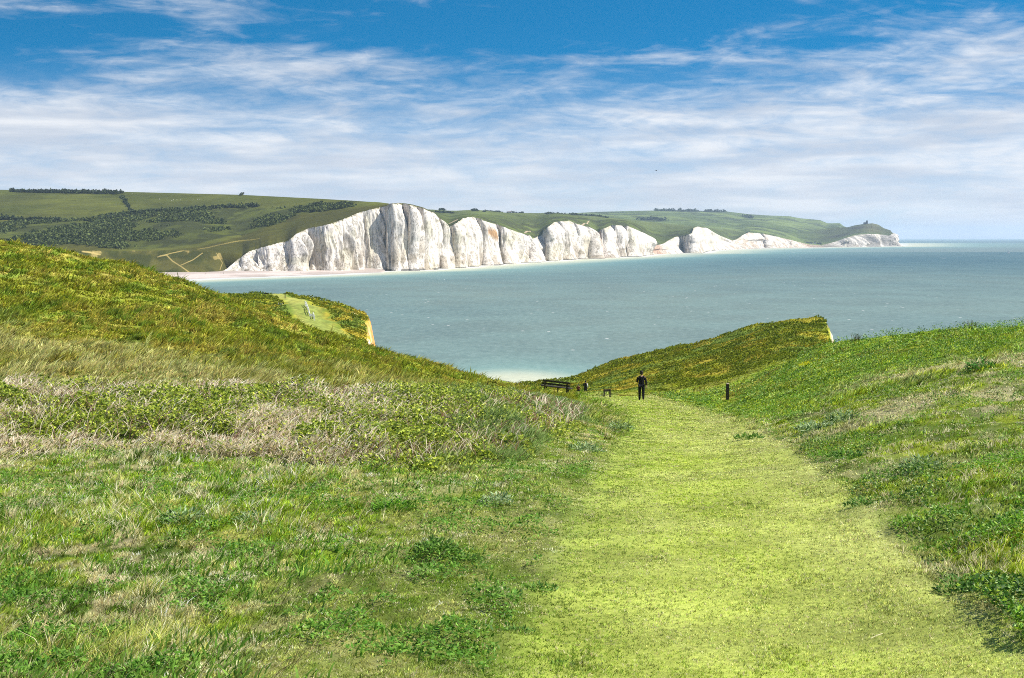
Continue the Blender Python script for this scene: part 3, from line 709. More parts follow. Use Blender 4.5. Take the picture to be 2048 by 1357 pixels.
# ------------------------------------------------------------------ far coast: chalk cliffs
def Dv(v): return CZ * F / (np.asarray(v, float) - HZ)
nodes = np.array([(440,548.3),(454,548.0),(478,547.2),(486,547.35),(512,546.6),(539,547.2),(545,546.3),(552,546.5),(566,545.8),(583,546.4),(614,544.6),(660,545.2),(674,544.0),(681,544.2),(724,541.6),(748,541.8),(760,540.8),(787,542.4),(805,540.2),(822,541.9),(832,538.4),(848,540.4),(872,536.2),(884,537.6),(890,535.2),(911,536.6),(925,534.0),(931,534.2),
 (947,530.2),(968,531.2),(989,527.2),(1009,528.6),(1030,525.4),(1042,523.9),(1063,525.3),(1068,522.4),(1078,521.8),(1098,522.9),(1112,519.6),(1122,520.4),(1140,518.0),(1153,519.0),(1160,516.8),(1182,517.7),(1186,515.2),(1211,516.1),(1218,513.6),(1234,514.8),(1240,512.6),(1258,513.8),(1272,511.2),(1296,509.2),
 (1306,508.8),(1312,508.9),(1321,508.0),(1355,505.8),(1384,507.1),(1392,503.4),(1404,501.6),(1440,499.6),(1480,497.8),(1519,496.6),(1526,496.85),(1560,495.9),(1580,495.9),(1600,495.4),(1625,495.1),(1650,494.6),(1672,494.3),(1690,494.35),(1712,493.8),(1724,493.85),(1745,493.3),(1752,493.35),(1770,492.9),(1787,492.8)])
tops = np.array([(440,546),(454,538),(473,522),(499,503),(536,492),(578,481.5),(594,468),(620,456.5),(657,450),(684,440.6),(715,427.5),(736,421),(771,413),(781,408),(800,407.5),(815,409.5),(842,415.6),(868,426),(884,440.6),(894.5,456),
 (910,448.8),(926,437),(945,434.5),(963,438),(966,442),(997,450),(1029,463),(1060,471.7),(1063,479),(1084,470),(1086,462),(1108,445),(1139,442),(1155,449),(1180,455),(1183,467),(1193.5,470),(1200,460.6),(1218.5,452.7),(1224,450),(1255.5,452.7),(1282,464.6),(1291,471),(1295,484),(1299,492),
 (1321,489.6),(1325,488),(1348.6,475),(1383,467),(1386,457),(1393,454),(1412,456.7),(1435.6,471),(1464.6,481.7),(1472.5,479),(1485.7,470),(1496,465.4),(1525,468),(1570,477.8),(1600,485.5),(1612,489),(1640,490.8),(1660,486.5),(1675.5,481.7),(1702,472.5),(1728,468.5),(1754.6,468.5),(1775.7,472),(1785,467),(1787,467)])
NCc = 2700
us = np.linspace(440, 1787, NCc)
vb = np.interp(us, nodes[:, 0], nodes[:, 1]); Db = Dv(vb)
vt = np.interp(us, tops[:, 0], tops[:, 1])
def smooth(a, k):
    kk = np.hanning(2 * k + 1); kk /= kk.sum(); return np.convolve(np.pad(a, k, mode='edge'), kk, 'valid')
Db = smooth(Db, 6)
Db = Db * 0.9 + smooth(Db, 40) * 0.1
Dtop = smooth(Db, 45) * 0.35 + smooth(Db, 9) * 0.65 + 14
vt = vt + (fbm(us * 0.3, us * 0, 141) - 0.5) * 2.2 * np.clip((vb - vt) / 40, 0.2, 1)
NRc = 90
tt = np.linspace(0, 1, NRc)[:, None]
xb = (us - 1024) / F * Db
arc = np.concatenate([[0], np.cumsum(np.hypot(np.diff(xb), np.diff(Db)))])
ztop = CZ - (vt - HZ) / F * Dtop; ztop = P(us, vt, Dtop)[:, 2]
pf = 1 - (1 - tt) ** 2.6                       # toe flares out at the foot
Dg = Db[None] + (Dtop - Db)[None] * pf
Dg = Dg - (Dtop - Db).clip(0)[None] * 0
xg = (us[None] - 1024) / F * Dg
zg = -1.0 + (ztop + 1.0)[None] * tt
# ribs and gullies, running down the face
scl = np.clip(Db / 1900, 1, 3)[None]
rib = (1 - np.abs(2 * fbm(arc[None] / 16 / scl + tt * 0.5, tt * 1.3, 151, 3) - 1) * 2)
rib2 = (1 - np.abs(2 * fbm(arc[None] / 4.5 / scl + tt * 0.3, tt * 2.5, 152, 3) - 1) * 2)
lump = fbm(arc[None] / 9 / scl, tt * 9, 153, 4) - 0.5
amp = scl * np.minimum(1, (ztop / 40))[None] * np.sin(np.clip(tt, 0.0, 1) * math.pi * 0.5 + 0.15).clip(0.25, 1) * (1 - tt ** 8)
flare = (1 - tt) ** 3 * (3 + 9 * fbm(arc[None] / 28 / scl, tt * 0 + 3, 154, 2)) * scl
cone = np.clip((1 - np.abs(2 * fbm(arc[None] / 24 / scl + tt * 0.25, tt * 0 + 9, 155, 2) - 1) * 2.2) * 1.5 - tt * 1.55, 0, 1)
rib3 = np.abs(2 * vn(arc[None] / 3.2 / scl + tt * 0.6, tt * 4, 156) - 1)
ph = arc[None] / 27 / scl + 1.6 * fbm(arc[None] / 90 / scl, tt * 0 + 1, 157, 2) - tt * 0.35
fr_ = ph % 1; cell = _h(np.floor(ph), np.floor(ph) * 0, 158); sp_ = 0.25 + 0.3 * cell
saw = np.where(fr_ < sp_, fr_ / sp_, 1 - (fr_ - sp_) / (1 - sp_)) * (0.35 + 0.9 * _h(np.floor(ph), np.floor(ph) * 0, 159))
disp = amp * saw * 13.0 + amp * 0.6 * (rib * 5.0 + rib2 * 2.6 + lump * 2.6 + rib3 * 1.0) + flare + cone * 7 * scl
tx = np.gradient(smooth(xb, 12)); ty = np.gradient(smooth(Db, 12)); tl = np.hypot(tx, ty); nx_, ny_ = ty / tl, -tx / tl
nx_, ny_ = nx_ * 0.5 + 0.45, ny_ * 0.5 - 0.4
xg = xg + disp * nx_[None]; yg = Dg + disp * ny_[None]
CV = np.stack([xg, yg, zg], -1)
chalk = C(206, 199, 190)
cc = np.tile(chalk, (NRc, NCc, 1))
n5 = fbm(us[None] * 0.12, tt * 3 + us[None] * 0, 161); n6 = fbm(us[None] * 0.5, tt * 5, 162)
cc = mixc(cc, C(184, 178, 156), ss(0.52, 0.68, n5) * 0.65)
cc = mixc(cc, C(150, 138, 120), ss(0.50, 0.64, n6) * ss(0.75, 0.15, tt) * 0.75)
cc = mixc(cc, C(90, 88, 84), (tt < 0.035) * ss(0.35, 0.5, fbm(us * 0.15, us * 0, 163))[None] * 0.85)
cc = mixc(cc, C(112, 104, 92), ((us > 1606) * np.exp(-((us - 1636) / 26.0) ** 4))[None] * .85 * np.ones_like(tt))
cc = mixc(cc, C(132, 128, 124), (ss(1650, 1690, us) * ss(0.42, 0.52, fbm(us * 0.16, us * 0, 165)))[None] * .8 * np.ones_like(tt))  # grey shade streaks painted into the last cliff's chalk colour
og = np.exp(-((us[None] - 975 + (tt - .8) * 10) / 6.5) ** 2) * np.exp(-((tt - 0.70) / 0.17) ** 2)
cc = mixc(cc, C(160, 112, 44), ss(0.2, 0.9, og * (0.5 + n6 * .8)) * .8)
cc = mixc(cc, C(150, 140, 104), np.exp(-((us[None] - 1163) / 10) ** 2) * ss(.75, .55, tt) * 0.6)
for uu in (1193, 1301, 1312, 1610, 1190): cc = mixc(cc, C(164, 124, 98), np.exp(-((us[None] - uu) / 7) ** 2) * (tt ** 0) * 0.7)
cc = mixc(cc, C(176, 152, 134), ((us > 1440) & (us < 1640))[None] * ss(0.45, 0.6, n5) * 0.5)
cc = mixc(cc, C(150, 140, 100), ss(0.955, 1.0, tt) * ss(0.4, 0.6, fbm(us * 0.2, us * 0, 164))[None] * 0.5)
ff, st_ = gridfaces(NRc, NCc)
# the end wall past the last headland
cliff = npmesh('cliff', CV.reshape(-1, 3), ff, st_, M_chalk, cc.reshape(-1, 3), smooth=False); tag(cliff, kind='structure')
ctop = CV[-1]
endw = []
for k in range(24):
    t = k / 23; endw.append(CV[:, -1] + np.array([CV[0, -1, 0] / CV[0, -1, 1] * 1500 * t - 60 * t, 1500 * t, 0]) * np.array([1, 1, 1]))
EW = np.stack(endw, 1); ff, st_ = gridfaces(NRc, 24)
o = npmesh('cliff', EW.reshape(-1, 3), ff, st_, M_chalk, np.tile(chalk, (NRc * 24, 1))); tag(o, kind='structure')

# ------------------------------------------------------------------ far land
LAYER = {}
def layer(name, u0, u1, nc, nr, front, ridge, colf, amp=2.0, gexp=1.0, front_pts=None, nsc=0.01, s=200):
    """a hillside running from its foot to its crest; front / ridge = (u, v, D) lists"""
    u = np.linspace(u0, u1, nc); fr = np.array(front, float); rd = np.array(ridge, float)
    vr = np.interp(u, rd[:, 0], rd[:, 1]); dr = np.interp(u, rd[:, 0], rd[:, 2])
    vf = np.interp(u, fr[:, 0], fr[:, 1]); df = np.interp(u, fr[:, 0], fr[:, 2])
    t = np.linspace(0, 1, nr)[:, None]
    vs_ = np.interp(u, u, smooth(vf, 22)); ds_ = smooth(df, 22); kk_ = np.clip(t * 5, 0, 1)
    vf_ = vf[None] * (1 - kk_) + vs_[None] * kk_; df_ = df[None] * (1 - kk_) + ds_[None] * kk_
    D = df_ * (dr[None] / df_) ** t; V = vf_ + (vr[None] - vf_) * t ** gexp
    p = P(np.broadcast_to(u[None], D.shape), V, D)
    env = np.sin(np.clip(t, 0, 1) * math.pi) ** 0.6
    nz = (fbm(p[..., 0] * nsc, p[..., 1] * nsc, s, 5) - 0.5) * amp * env
    p[..., 2] += nz
    # back slope beyond the crest and a skirt under the foot
    back = p[-1].copy(); back[:, 1] += dr * 0.15; back[:, 0] *= 1.15; back[:, 2] -= dr * 0.03
    skirt = p[0].copy(); skirt[:, 1] += 6; skirt[:, 2] -= 14
    allp = np.concatenate([skirt[None], p, back[None]], 0)
    Vt = np.concatenate([V[:1], V, V[-1:]], 0); tt_ = np.concatenate([t[:1], t, t[-1:]], 0)
    col = colf(np.broadcast_to(u[None], Vt.shape), Vt, allp[..., 0], allp[..., 1], tt_) * np.array([0.94, 0.86, 0.72]) * {230: 0.80, 240: 0.66, 220: 0.66}.get(s, 0.66) * (np.array([0.92, 0.84, 0.45]) if s in (200, 210) else 1)
    ff, st_ = gridfaces(nr + 2, nc)
    o = npmesh(name, allp.reshape(-1, 3), ff, st_, M_hill, col.reshape(-1, 3), smooth=True); tag(o, kind='structure')
    LAYER[s] = (u, D, V, p)
    return o
def lpoint(s, u, v):
    """point of a hill layer seen at u, v"""
    U, D, V, p = LAYER[s]; j = int(np.clip(np.searchsorted(U, u), 0, len(U) - 1))
    vv = V_of(p[:, j, 1], p[:, j, 2]); i = int(np.argmin(np.abs(vv - v))); return p[i, j]
field, field2, dkf, scrubc, valleyc = C(104, 118, 60), C(92, 108, 48), C(92, 106, 46), C(70, 84, 50), C(98, 116, 62)
def bandv(U, V, pts, wd):
    pts = np.array(pts, float); return ss(wd, wd * 0.4, seg_dist(U, V, pts[:, 0], pts[:, 1]))
scr_poly = np.array([(-300, 438), (0, 440), (130, 442), (205, 438), (215, 430), (310, 425), (400, 420), (460, 416), (515, 414), (700, 408), (700, 416), (600, 424), (545, 452), (470, 480), (400, 492), (300, 500), (230, 498), (150, 490), (0, 500), (-300, 500)], float)
def sdf_scr(u, v):
    d = seg_dist(u, v, np.append(scr_poly[:, 0], scr_poly[0, 0]), np.append(scr_poly[:, 1], scr_poly[0, 1])); return np.where(inside(u, v, scr_poly[:, 0], scr_poly[:, 1]), d, -d)
def col1(U, V, X, Y, T):
    n = fbm(X * 0.012, Y * 0.006, 171); n2 = fbm(X * 0.05, Y * 0.02, 172, 5)
    c = mixc(field2, field, ss(0.35, 0.65, n)); c = mixc(c, C(130, 146, 78), ss(0.5, 0.7, fbm(X * 0.004, Y * 0.002, 173)) * .6)
    low = ss(-2, 4, V - np.interp(U, [0, 200, 400, 480, 560, 700, 781], [470, 470, 470, 455, 432, 415, 408]))
    c = mixc(c, mixc(C(98, 100, 48), C(84, 94, 40), n2), low * 0.85)
    c = mixc(c, mixc(scrubc, valleyc, ss(0.45, 0.6, n2)), ss(-0.5, 2.5, sdf_scr(U, V)) * 0.9)
    c = mixc(c, C(120, 134, 74), bandv(U, V, [(225, 503), (300, 500), (400, 490), (480, 475)], 4) * .7)
    c = mixc(c, C(184, 180, 140), bandv(U, V, [(395, 498), (440, 490), (480, 484), (520, 478)], 0.9) * .9)
    c = mixc(c, C(62, 76, 46), bandv(U, V, [(243, 394), (252, 406), (262, 424), (270, 432)], 2.2) * .9)
    c = mixc(c, C(150, 156, 80), bandv(U, V, [(0, 437), (100, 440), (200, 436), (320, 421), (480, 413)], 2.0) * .4)
    return c
ctopu = us; ctopD = np.hypot(ctop[:, 1], 0)
cf = lambda u: float(np.interp(u, us, vt)); cD = lambda u: float(np.interp(u, us, ctop[:, 1]))
fr1 = [(-400, 525, 1620), (0, 515, 1660), (162, 503, 1700), (375, 502.5, 1722), (437, 506, 1736), (485, 511, 1752)]
for u_ in range(495, 905, 3): fr1.append((u_, cf(u_) + 0.6, cD(u_)))
rd1 = [(-400, 372, 3000), (0, 380, 2900), (245, 384, 2750), (480, 390, 2550), (640, 398, 2250), (700, 401.5, 2120), (760, 405.5, 1990), (781, 408.5, 1960)]
for u_ in range(790, 905, 3): rd1.append((u_, cf(u_) + 4.5, cD(u_) + 260))
layer('hill', -400, 898, 1000, 130, fr1, rd1, col1, amp=10, gexp=0.85, nsc=0.008, s=200)
# grassed bank above the shingle with its chalk tracks
def col0(U, V, X, Y, T):
    n2 = fbm(X * 0.08, Y * 0.05, 181, 5)
    c = mixc(C(74, 86, 48), C(104, 110, 70), ss(0.4, 0.65, n2))
    for pts, wd in ((((320, 512), (333, 510), (345, 522), (362, 533), (381, 547)), 1.5), (((315, 514), (345, 506), (370, 501)), 1.1), (((362, 530), (385, 520), (405, 507)), 1.2), (((433, 507), (438, 516), (445, 527), (440, 540)), 0.9), (((165, 503), (185, 506), (200, 510)), 2.2)):
        c = mixc(c, C(206, 198, 176), bandv(U, V, pts, wd) * .9)
    c = mixc(c, C(206, 198, 176), ((n2 > 0.66) & (V < 520)) * 0.6)
    return c
layer('hill', -100, 500, 700, 70, [(-100, 549.5, 1640), (340, 549.5, 1660), (400, 549, 1672), (437, 548.6, 1690), (452, 547.5, 1745), (500, 546, 1790)],
      [(-100, 503, 1690), (162, 502, 1690), (375, 501.5, 1712), (437, 506, 1728), (452, 508, 1765), (478, 513, 1800), (500, 515, 1810)], col0, amp=3, s=210, nsc=0.03)
def col2(U, V, X, Y, T):
    n = fbm(X * 0.006, Y * 0.003, 191); n2 = fbm(X * 0.03, Y * 0.008, 192, 5)
    c = mixc(C(106, 124, 62), C(88, 104, 50), ss(0.4, 0.6, n)); c = mixc(c, C(74, 82, 50), ss(0.5, 0.6, n2) * ss(0.75, 0.5, T) * .8)
    c = mixc(c, C(112, 128, 76), ss(.6, .9, T) * .7)
    for pts, wd in ((((898, 447), (915, 439)), 1.2), (((1050, 465), (1060, 460)), 2.0), (((1160, 449), (1178, 445)), 1.2), (((1193, 466), (1205, 459)), 3.0)):
        c = mixc(c, C(222, 206, 186), bandv(U, V, pts, wd) * .9)
    return c
fr2 = [(u_, cf(u_) + 0.6, cD(u_)) for u_ in range(850, 1520, 2)]
rd2 = [(850, 421, 4300), (930, 422, 4400), (1020, 426, 4500), (1100, 427, 4700), (1150, 430, 4800), (1200, 433, 4900), (1280, 442, 5100), (1350, 450, 5200), (1393, 453.6, 5300), (1412, 456, 5400), (1440, 459, 5600), (1480, 462, 5800), (1496, 465, 5900), (1520, 469, 6000)]
layer('hill', 850, 1519, 900, 110, fr2, rd2, col2, amp=26, gexp=0.8, nsc=0.0028, s=220)
def col3(U, V, X, Y, T):
    n = fbm(X * 0.003, Y * 0.0012, 195, 5); n2 = fbm(X * 0.012, Y * 0.004, 196, 5)
    c = mixc(C(112, 132, 76), C(90, 110, 60), ss(0.4, 0.6, n)); c = mixc(c, C(58, 70, 46), ss(0.55, 0.63, n2) * .7)
    return c
fr3 = [(1060, 445, 5200), (1300, 452, 5600), (1480, 468, 5950)] + [(u_, cf(u_) + 0.6, cD(u_)) for u_ in range(1500, 1700, 4)]
rd3 = [(1060, 431, 9200), (1140, 427, 9300), (1200, 424, 9400), (1280, 422, 9500), (1330, 421, 9600), (1450, 423, 9700), (1500, 429, 9600), (1540, 431.5, 9500), (1580, 433, 9400), (1600, 437, 9300), (1640, 440.5, 9200), (1655, 447, 9100), (1680, 447, 9000), (1686, 452, 8900), (1700, 458, 8800)]
layer('hill', 1060, 1700, 700, 100, fr3, rd3, col3, amp=40, gexp=0.8, nsc=0.0016, s=230)
def col4(U, V, X, Y, T):
    n = fbm(X * 0.01, Y * 0.004, 197, 5)
    c = mixc(mixc(C(104, 122, 70), C(86, 106, 58), n), mixc(C(86, 96, 58), C(66, 66, 46), ss(0.4, 0.6, n)), ss(1600, 1680, U)); c = mixc(c, C(116, 118, 82), np.exp(-((U - 1745) / 16) ** 2) * .7)
    c = mixc(c, C(100, 120, 70), ss(0.35, 0.0, T) * .8)
    return c
fr4 = [(u_, cf(u_) + 0.6, cD(u_)) for u_ in range(1480, 1788, 3)] + [(1787, 467.5, cD(1787))]
rd4 = [(1480, 474, 6100), (1500, 465, 6150), (1525, 467, 6200), (1570, 468, 6600), (1600, 464, 6800), (1640, 459, 7000), (1670, 455.5, 7050), (1695, 455, 7050), (1710, 451, 7050), (1727, 448.5, 7050), (1745, 447, 7050), (1757, 450, 7050), (1768, 457, 7000), (1776, 459.5, 6980), (1781, 461, 6960), (1784, 465.5, 6900), (1787, 467, 6900)]
layer('hill', 1500, 1787, 420, 70, fr4, rd4, col4, amp=8, gexp=0.9, nsc=0.006, s=240)

# shingle beach
bu = np.linspace(250, 770, 400)
vtop = np.interp(bu, [250, 454, 539, 631, 723, 770], [549.5, 547, 546, 543.5, 541.5, 544.4]); vbot = np.interp(bu, [250, 330, 420, 500, 589, 680, 763, 770], [566, 562.5, 558.5, 556, 552.6, 549.2, 545.2, 544.5])
t = np.linspace(0, 1, 14)[:, None]
VV = vbot[None] + (vtop - vbot)[None] * t; BD = Dv(VV)
BX = (bu[None] - 1024) / F * BD; BZ = -0.8 + 3.8 * t ** 0.8 + (fbm(BX * .05, BD * .03, 201) - .5) * 1.0
bc = mixc(C(196, 182, 174), C(170, 157, 148), ss(0.4, 0.6, fbm(BX * 0.03, BD * 0.02, 202))); bc = mixc(bc, C(122, 114, 108), ss(0.3, 0.0, t) * .7 * np.ones_like(BX))
ff, st_ = gridfaces(14, 400)
o = npmesh('beach', np.stack([BX, BD, BZ], -1).reshape(-1, 3), ff, st_, attrground('shingle', 0.5, 0.2), bc.reshape(-1, 3), smooth=True); tag(o, kind='structure')

# ------------------------------------------------------------------ sea
nsw, nsa = 900, 420
SD_ = np.exp(np.linspace(math.log(140), math.log(25000), nsw)); sa = np.linspace(-0.52, 0.52, nsa)
SY = np.repeat(SD_[:, None], nsa, 1); SX = SY * sa[None]
ccx = np.concatenate([[(250 - 1024) / F * Dv(566), (420 - 1024) / F * Dv(558.5), (589 - 1024) / F * Dv(552.6), (700 - 1024) / F * Dv(548)], xb[(us > 770)][::12], [xb[-1] + 20, xb[-1] + 560]])
ccy = np.concatenate([[Dv(566), Dv(558.5), Dv(552.6), Dv(548)], Db[(us > 770)][::12], [Db[-1] + 200, Db[-1] + 2500]])
# distance measured with depth compressed, as swell and turbid water spread along the shore
dist = seg_dist(SX, SY, ccx, ccy)
shallow = np.exp(-(dist / (0.062 * SY)) ** 1.2)
foam = np.exp(-(dist / (0.018 * SY)) ** 2)
dn = seg_dist(SX, SY, cx, cy)
mouth = np.exp(-((SX - 0) / 30) ** 2) * ss(600, 440, SY)
foam = np.maximum(foam, mouth * np.exp(-(dn / 30) ** 2)); shallow = np.maximum(shallow, mouth * np.exp(-(dn / 95) ** 2))
shallow = np.maximum(shallow, np.exp(-(dn / 40) ** 2) * 0.6)
m, n, out = mat('sea_water')
pos = n.new('ShaderNodeNewGeometry').outputs['Position']
ash = n.new('ShaderNodeAttribute', attribute_name='shallow').outputs['Fac']; afo = n.new('ShaderNodeAttribute', attribute_name='foam').outputs['Fac']
sp = n.new('ShaderNodeSeparateXYZ'); n.l.new(pos, sp.inputs[0])
big = n.noise(n.mapping(pos, scale=(0.0016, 0.0006, 1)), 1.0, 4, 0.55, 0.4)
med = n.noise(n.mapping(pos, scale=(0.02, 0.012, 1)), 1.0, 6, 0.6)
nearf = n.mapr(sp.outputs[1], 500, 3000)
c = n.mix(n.mapr(big, 0.36, 0.64), n.mix(nearf, lin(90, 108, 106), lin(44, 76, 86)), n.mix(nearf, lin(110, 120, 110), lin(66, 90, 94)))
c = n.mix(n.mapr(med, 0.35, 0.65, 0, 0.35), c, n.mix(nearf, lin(116, 138, 132), lin(74, 106, 112)))
fin = n.noise(n.mapping(pos, scale=(0.35, 0.10, 1), rot=(0, 0, 0.15)), 1.0, 6, 0.7)
c = n.mix(n.mapr(fin, 0.45, 0.80, 0, 0.45), c, lin(136, 152, 148))
c = n.mix(n.mapr(fin, 0.48, 0.30, 0, 0.35), c, lin(64, 88, 90))
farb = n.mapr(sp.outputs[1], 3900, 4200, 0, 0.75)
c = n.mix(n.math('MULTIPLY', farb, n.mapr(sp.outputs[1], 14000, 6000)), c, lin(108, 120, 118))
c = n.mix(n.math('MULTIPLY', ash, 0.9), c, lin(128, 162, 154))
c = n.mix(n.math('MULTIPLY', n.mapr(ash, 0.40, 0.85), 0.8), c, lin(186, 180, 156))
c = n.mix(n.mapr(sp.outputs[1], 7000, 22000, 0, 0.6), c, lin(150, 166, 172))  # far water paled toward the horizon, haze painted into its colour
# surf and whitecaps
sf = n.noise(n.mapping(pos, scale=(0.03, 0.012, 1)), 1.0, 7, 0.65, 0.5)
surf = n.mapr(n.math('ADD', afo, n.math('MULTIPLY', n.math('SUBTRACT', sf, 0.5), 1.3)), 0.50, 0.80)
vo = n.new('ShaderNodeTexVoronoi', feature='F1'); n.put(vo.inputs['Vector'], n.mapping(pos, scale=(0.11, 0.05, 1), rot=(0, 0, 0.2))); vo.inputs['Scale'].default_value = 1.0; vo.inputs['Randomness'].default_value = 1.0
vs = n.new('ShaderNodeSeparateColor'); n.l.new(vo.outputs['Color'], vs.inputs[0])
cap = n.math('MULTIPLY', n.mapr(vo.outputs['Distance'], 0.11, 0.05), n.mapr(vs.outputs[0], 0.60, 0.68))
vo2 = n.new('ShaderNodeTexVoronoi', feature='F1'); n.put(vo2.inputs['Vector'], n.mapping(pos, scale=(0.016, 0.0045, 1), rot=(0, 0, -0.1))); vo2.inputs['Scale'].default_value = 1.0
vs2 = n.new('ShaderNodeSeparateColor'); n.l.new(vo2.outputs['Color'], vs2.inputs[0])
cap2 = n.math('MULTIPLY', n.mapr(vo2.outputs['Distance'], 0.09, 0.04), n.mapr(vs2.outputs[0], 0.84, 0.9))
fo = n.math('MAXIMUM', surf, n.math('MULTIPLY', n.math('MAXIMUM', cap, cap2), 0.85))
c = n.mix(1.0, c, (1.06, 1.12, 1.12), 'MULTIPLY')
c = n.mix(fo, c, (0.56, 0.57, 0.54))
b = n.new('ShaderNodeBsdfPrincipled'); n.put(b.inputs['Base Color'], c); b.inputs['Roughness'].default_value = 0.55; b.inputs['Specular IOR Level'].default_value = 0.3
bu_ = n.new('ShaderNodeBump'); bu_.inputs['Distance'].default_value = 1.0; bu_.inputs['Strength'].default_value = 0.8
wv = n.noise(n.mapping(pos, scale=(0.16, 0.34, 1), rot=(0, 0, 0.25)), 1.0, 6, 0.6, 0.3)
n.put(bu_.inputs['Height'], wv); n.l.new(bu_.outputs[0], b.inputs['Normal'])
n.l.new(b.outputs[0], out.inputs[0]); M_sea = m
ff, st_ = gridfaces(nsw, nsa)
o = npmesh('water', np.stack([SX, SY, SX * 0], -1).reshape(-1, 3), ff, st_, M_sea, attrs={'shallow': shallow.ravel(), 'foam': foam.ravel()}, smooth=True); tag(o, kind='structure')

# ------------------------------------------------------------------ far scrub, hedges, trees
M_far = leafmat('far_foliage', 0.15, 0.8, 0.1)
def clumps(pts, rad, hg, col, per=26):
    """many small leafy faces spread through each crown"""
    n = len(pts); P_ = np.repeat(pts, per, 0); r = np.repeat(rad, per); h = np.repeat(hg, per)
    d = rng.normal(0, 1, (n * per, 3)); d /= np.linalg.norm(d, axis=1)[:, None]; d[:, 2] = np.abs(d[:, 2])
    k = rng.uniform(0.55, 1.0, n * per)
    q = P_ + np.stack([d[:, 0] * r * k, d[:, 1] * r * k, d[:, 2] * h * k], -1)
    lc = np.repeat(col, per, 0) * rng.uniform(0.6, 1.4, (n * per, 1))
    return leaves(q, r * rng.uniform(0.5, 0.95, n * per), rng.uniform(0, 6.28, n * per), rng.normal(0.5, 0.6, n * per), lc, aspect=0.9, roll=1.0)
U1, D1, V1, p1 = LAYER[200]
jj = rng.integers(0, len(U1), 60000); ii = rng.integers(0, p1.shape[0], 60000)
pu = U1[jj]; pvv = V1[ii, jj]; sdv = sdf_scr(pu, pvv)
pp = p1[ii, jj]; dn_ = fbm(pp[:, 0] * 0.02, pp[:, 1] * 0.007, 211, 5)
k = (sdv > 0) & (dn_ + 0.10 * np.exp(-(sdv / 2.0) ** 2) * (pvv < 445) > 0.50) & ((pu < 560) | (dn_ > 0.58)); pp = pp[k]
pp = pp[rng.permutation(len(pp))[:5200]] + rng.normal(0, 4, (min(5200, len(pp)), 3)) * [1, 1, 0]
rr = rng.uniform(1.6, 4.2, len(pp)); o = build('scrub', [clumps(pp, rr, rr * rng.uniform(0.6, 1.0, len(pp)), mixc(C(66, 78, 44), C(98, 108, 60), rng.random(len(pp))), 18)], M_far)
tag(o, 'dark green scrub bushes covering the valley side below the fields', 'scrub', kind='stuff')
def hedge(name, s, pts, n, rad, label, cat, col=C(66, 78, 52)):
    if s == 220: rad *= 0.7
    pts = np.array(pts, float); L = np.concatenate([[0], np.cumsum(np.hypot(np.diff(pts[:, 0]), np.diff(pts[:, 1])))])
    q = rng.uniform(0, L[-1], n); uu = np.interp(q, L, pts[:, 0]); vv_ = np.interp(q, L, pts[:, 1])
    P3 = np.array([lpoint(s, a_, b_) for a_, b_ in zip(uu, vv_)]); r = rad * rng.uniform(0.6, 1.2, n)
    o0 = P3[0].copy(); fol = clumps(P3 - o0, r, r * rng.uniform(0.8, 1.3, n), np.tile(col, (n, 1)), 22)
    if name != 'tree':
        o = build(name, [fol], M_far); o.location = o0; tag(o, label, cat); return o
    root = empty(name, o0); tag(root, label, cat); build('crown', [fol], M_far, root)
    tr = blades('', P3[:1] - o0 - [0, 0, .5], r[:1], r[:1] * 0.2, C(60, 50, 40)[None], lean=0.02, azs=.1)
    build('trunk', [tr], M_far, root)
    return root
hedge('hedge', 200, [(20, 384.5), (245, 387.5)], 260, 4.2, 'long dark wind-clipped thicket along the skyline at the top left', 'hedge')
hedge('hedge', 200, [(60, 385.5), (235, 389)], 120, 4.2, 'lower dark row of thicket just under the skyline thicket', 'hedge')
hedge('hedge', 200, [(243, 395), (252, 408), (262, 424), (270, 432)], 60, 3.4, 'thin dark hedge running down between the two fields', 'hedge')
hedge('hedge', 200, [(205, 439), (260, 430), (330, 424), (400, 419), (515, 413.5)], 220, 4.0, 'dark hedge line bounding the upper right field', 'hedge')
hedge('hedge', 200, [(0, 440), (60, 441), (125, 443)], 80, 4.0, 'dark hedge line at the foot of the left field', 'hedge')
hedge('bush', 200, [(481, 391), (483, 391)], 4, 3.6, 'single round bush alone on the skyline right of the thicket', 'bush')
hedge('hedge', 200, [(625, 409), (700, 413)], 70, 3.0, 'short dark line of bushes near the top of the big cliff hill', 'hedge')
fc_ = C(60, 74, 62)
hedge('tree', 220, [(879, 421.5), (890, 421.5)], 16, 7, 'dark rounded tree on the skyline right of the big cliff', 'tree', fc_)
hedge('tree', 220, [(941, 422.5), (953, 422.5)], 14, 7, 'pale grey-green tree on the skyline above the second cliff', 'tree', fc_)
hedge('hedge', 220, [(956, 424), (1006, 425.5)], 60, 5, 'low row of trees on the skyline left of the red-roofed house', 'hedge', fc_)
hedge('hedge', 220, [(1024, 426), (1046, 427)], 26, 5, 'low row of trees right of the red-roofed house', 'hedge', fc_)
hedge('hedge', 220, [(1088, 428), (1130, 430), (1195, 433), (1215, 437)], 90, 6, 'thin tree line running down behind the third cliff', 'hedge', fc_)
hedge('hedge', 220, [(870, 425.5), (906, 427)], 40, 5, 'dark hedge in the field below the rounded skyline tree', 'hedge', fc_)
hedge('hedge', 230, [(1310, 422.5), (1400, 424), (1450, 425)], 60, 12, 'faint woodland strip along the far hill crest', 'hedge', fc_)
hedge('hedge', 230, [(1275, 440), (1330, 442)], 40, 10, 'faint hedge across the far hillside', 'hedge', fc_)
hedge('hedge', 230, [(1486, 434), (1502, 437)], 16, 12, 'small faint copse on the far hill slope', 'hedge', fc_)

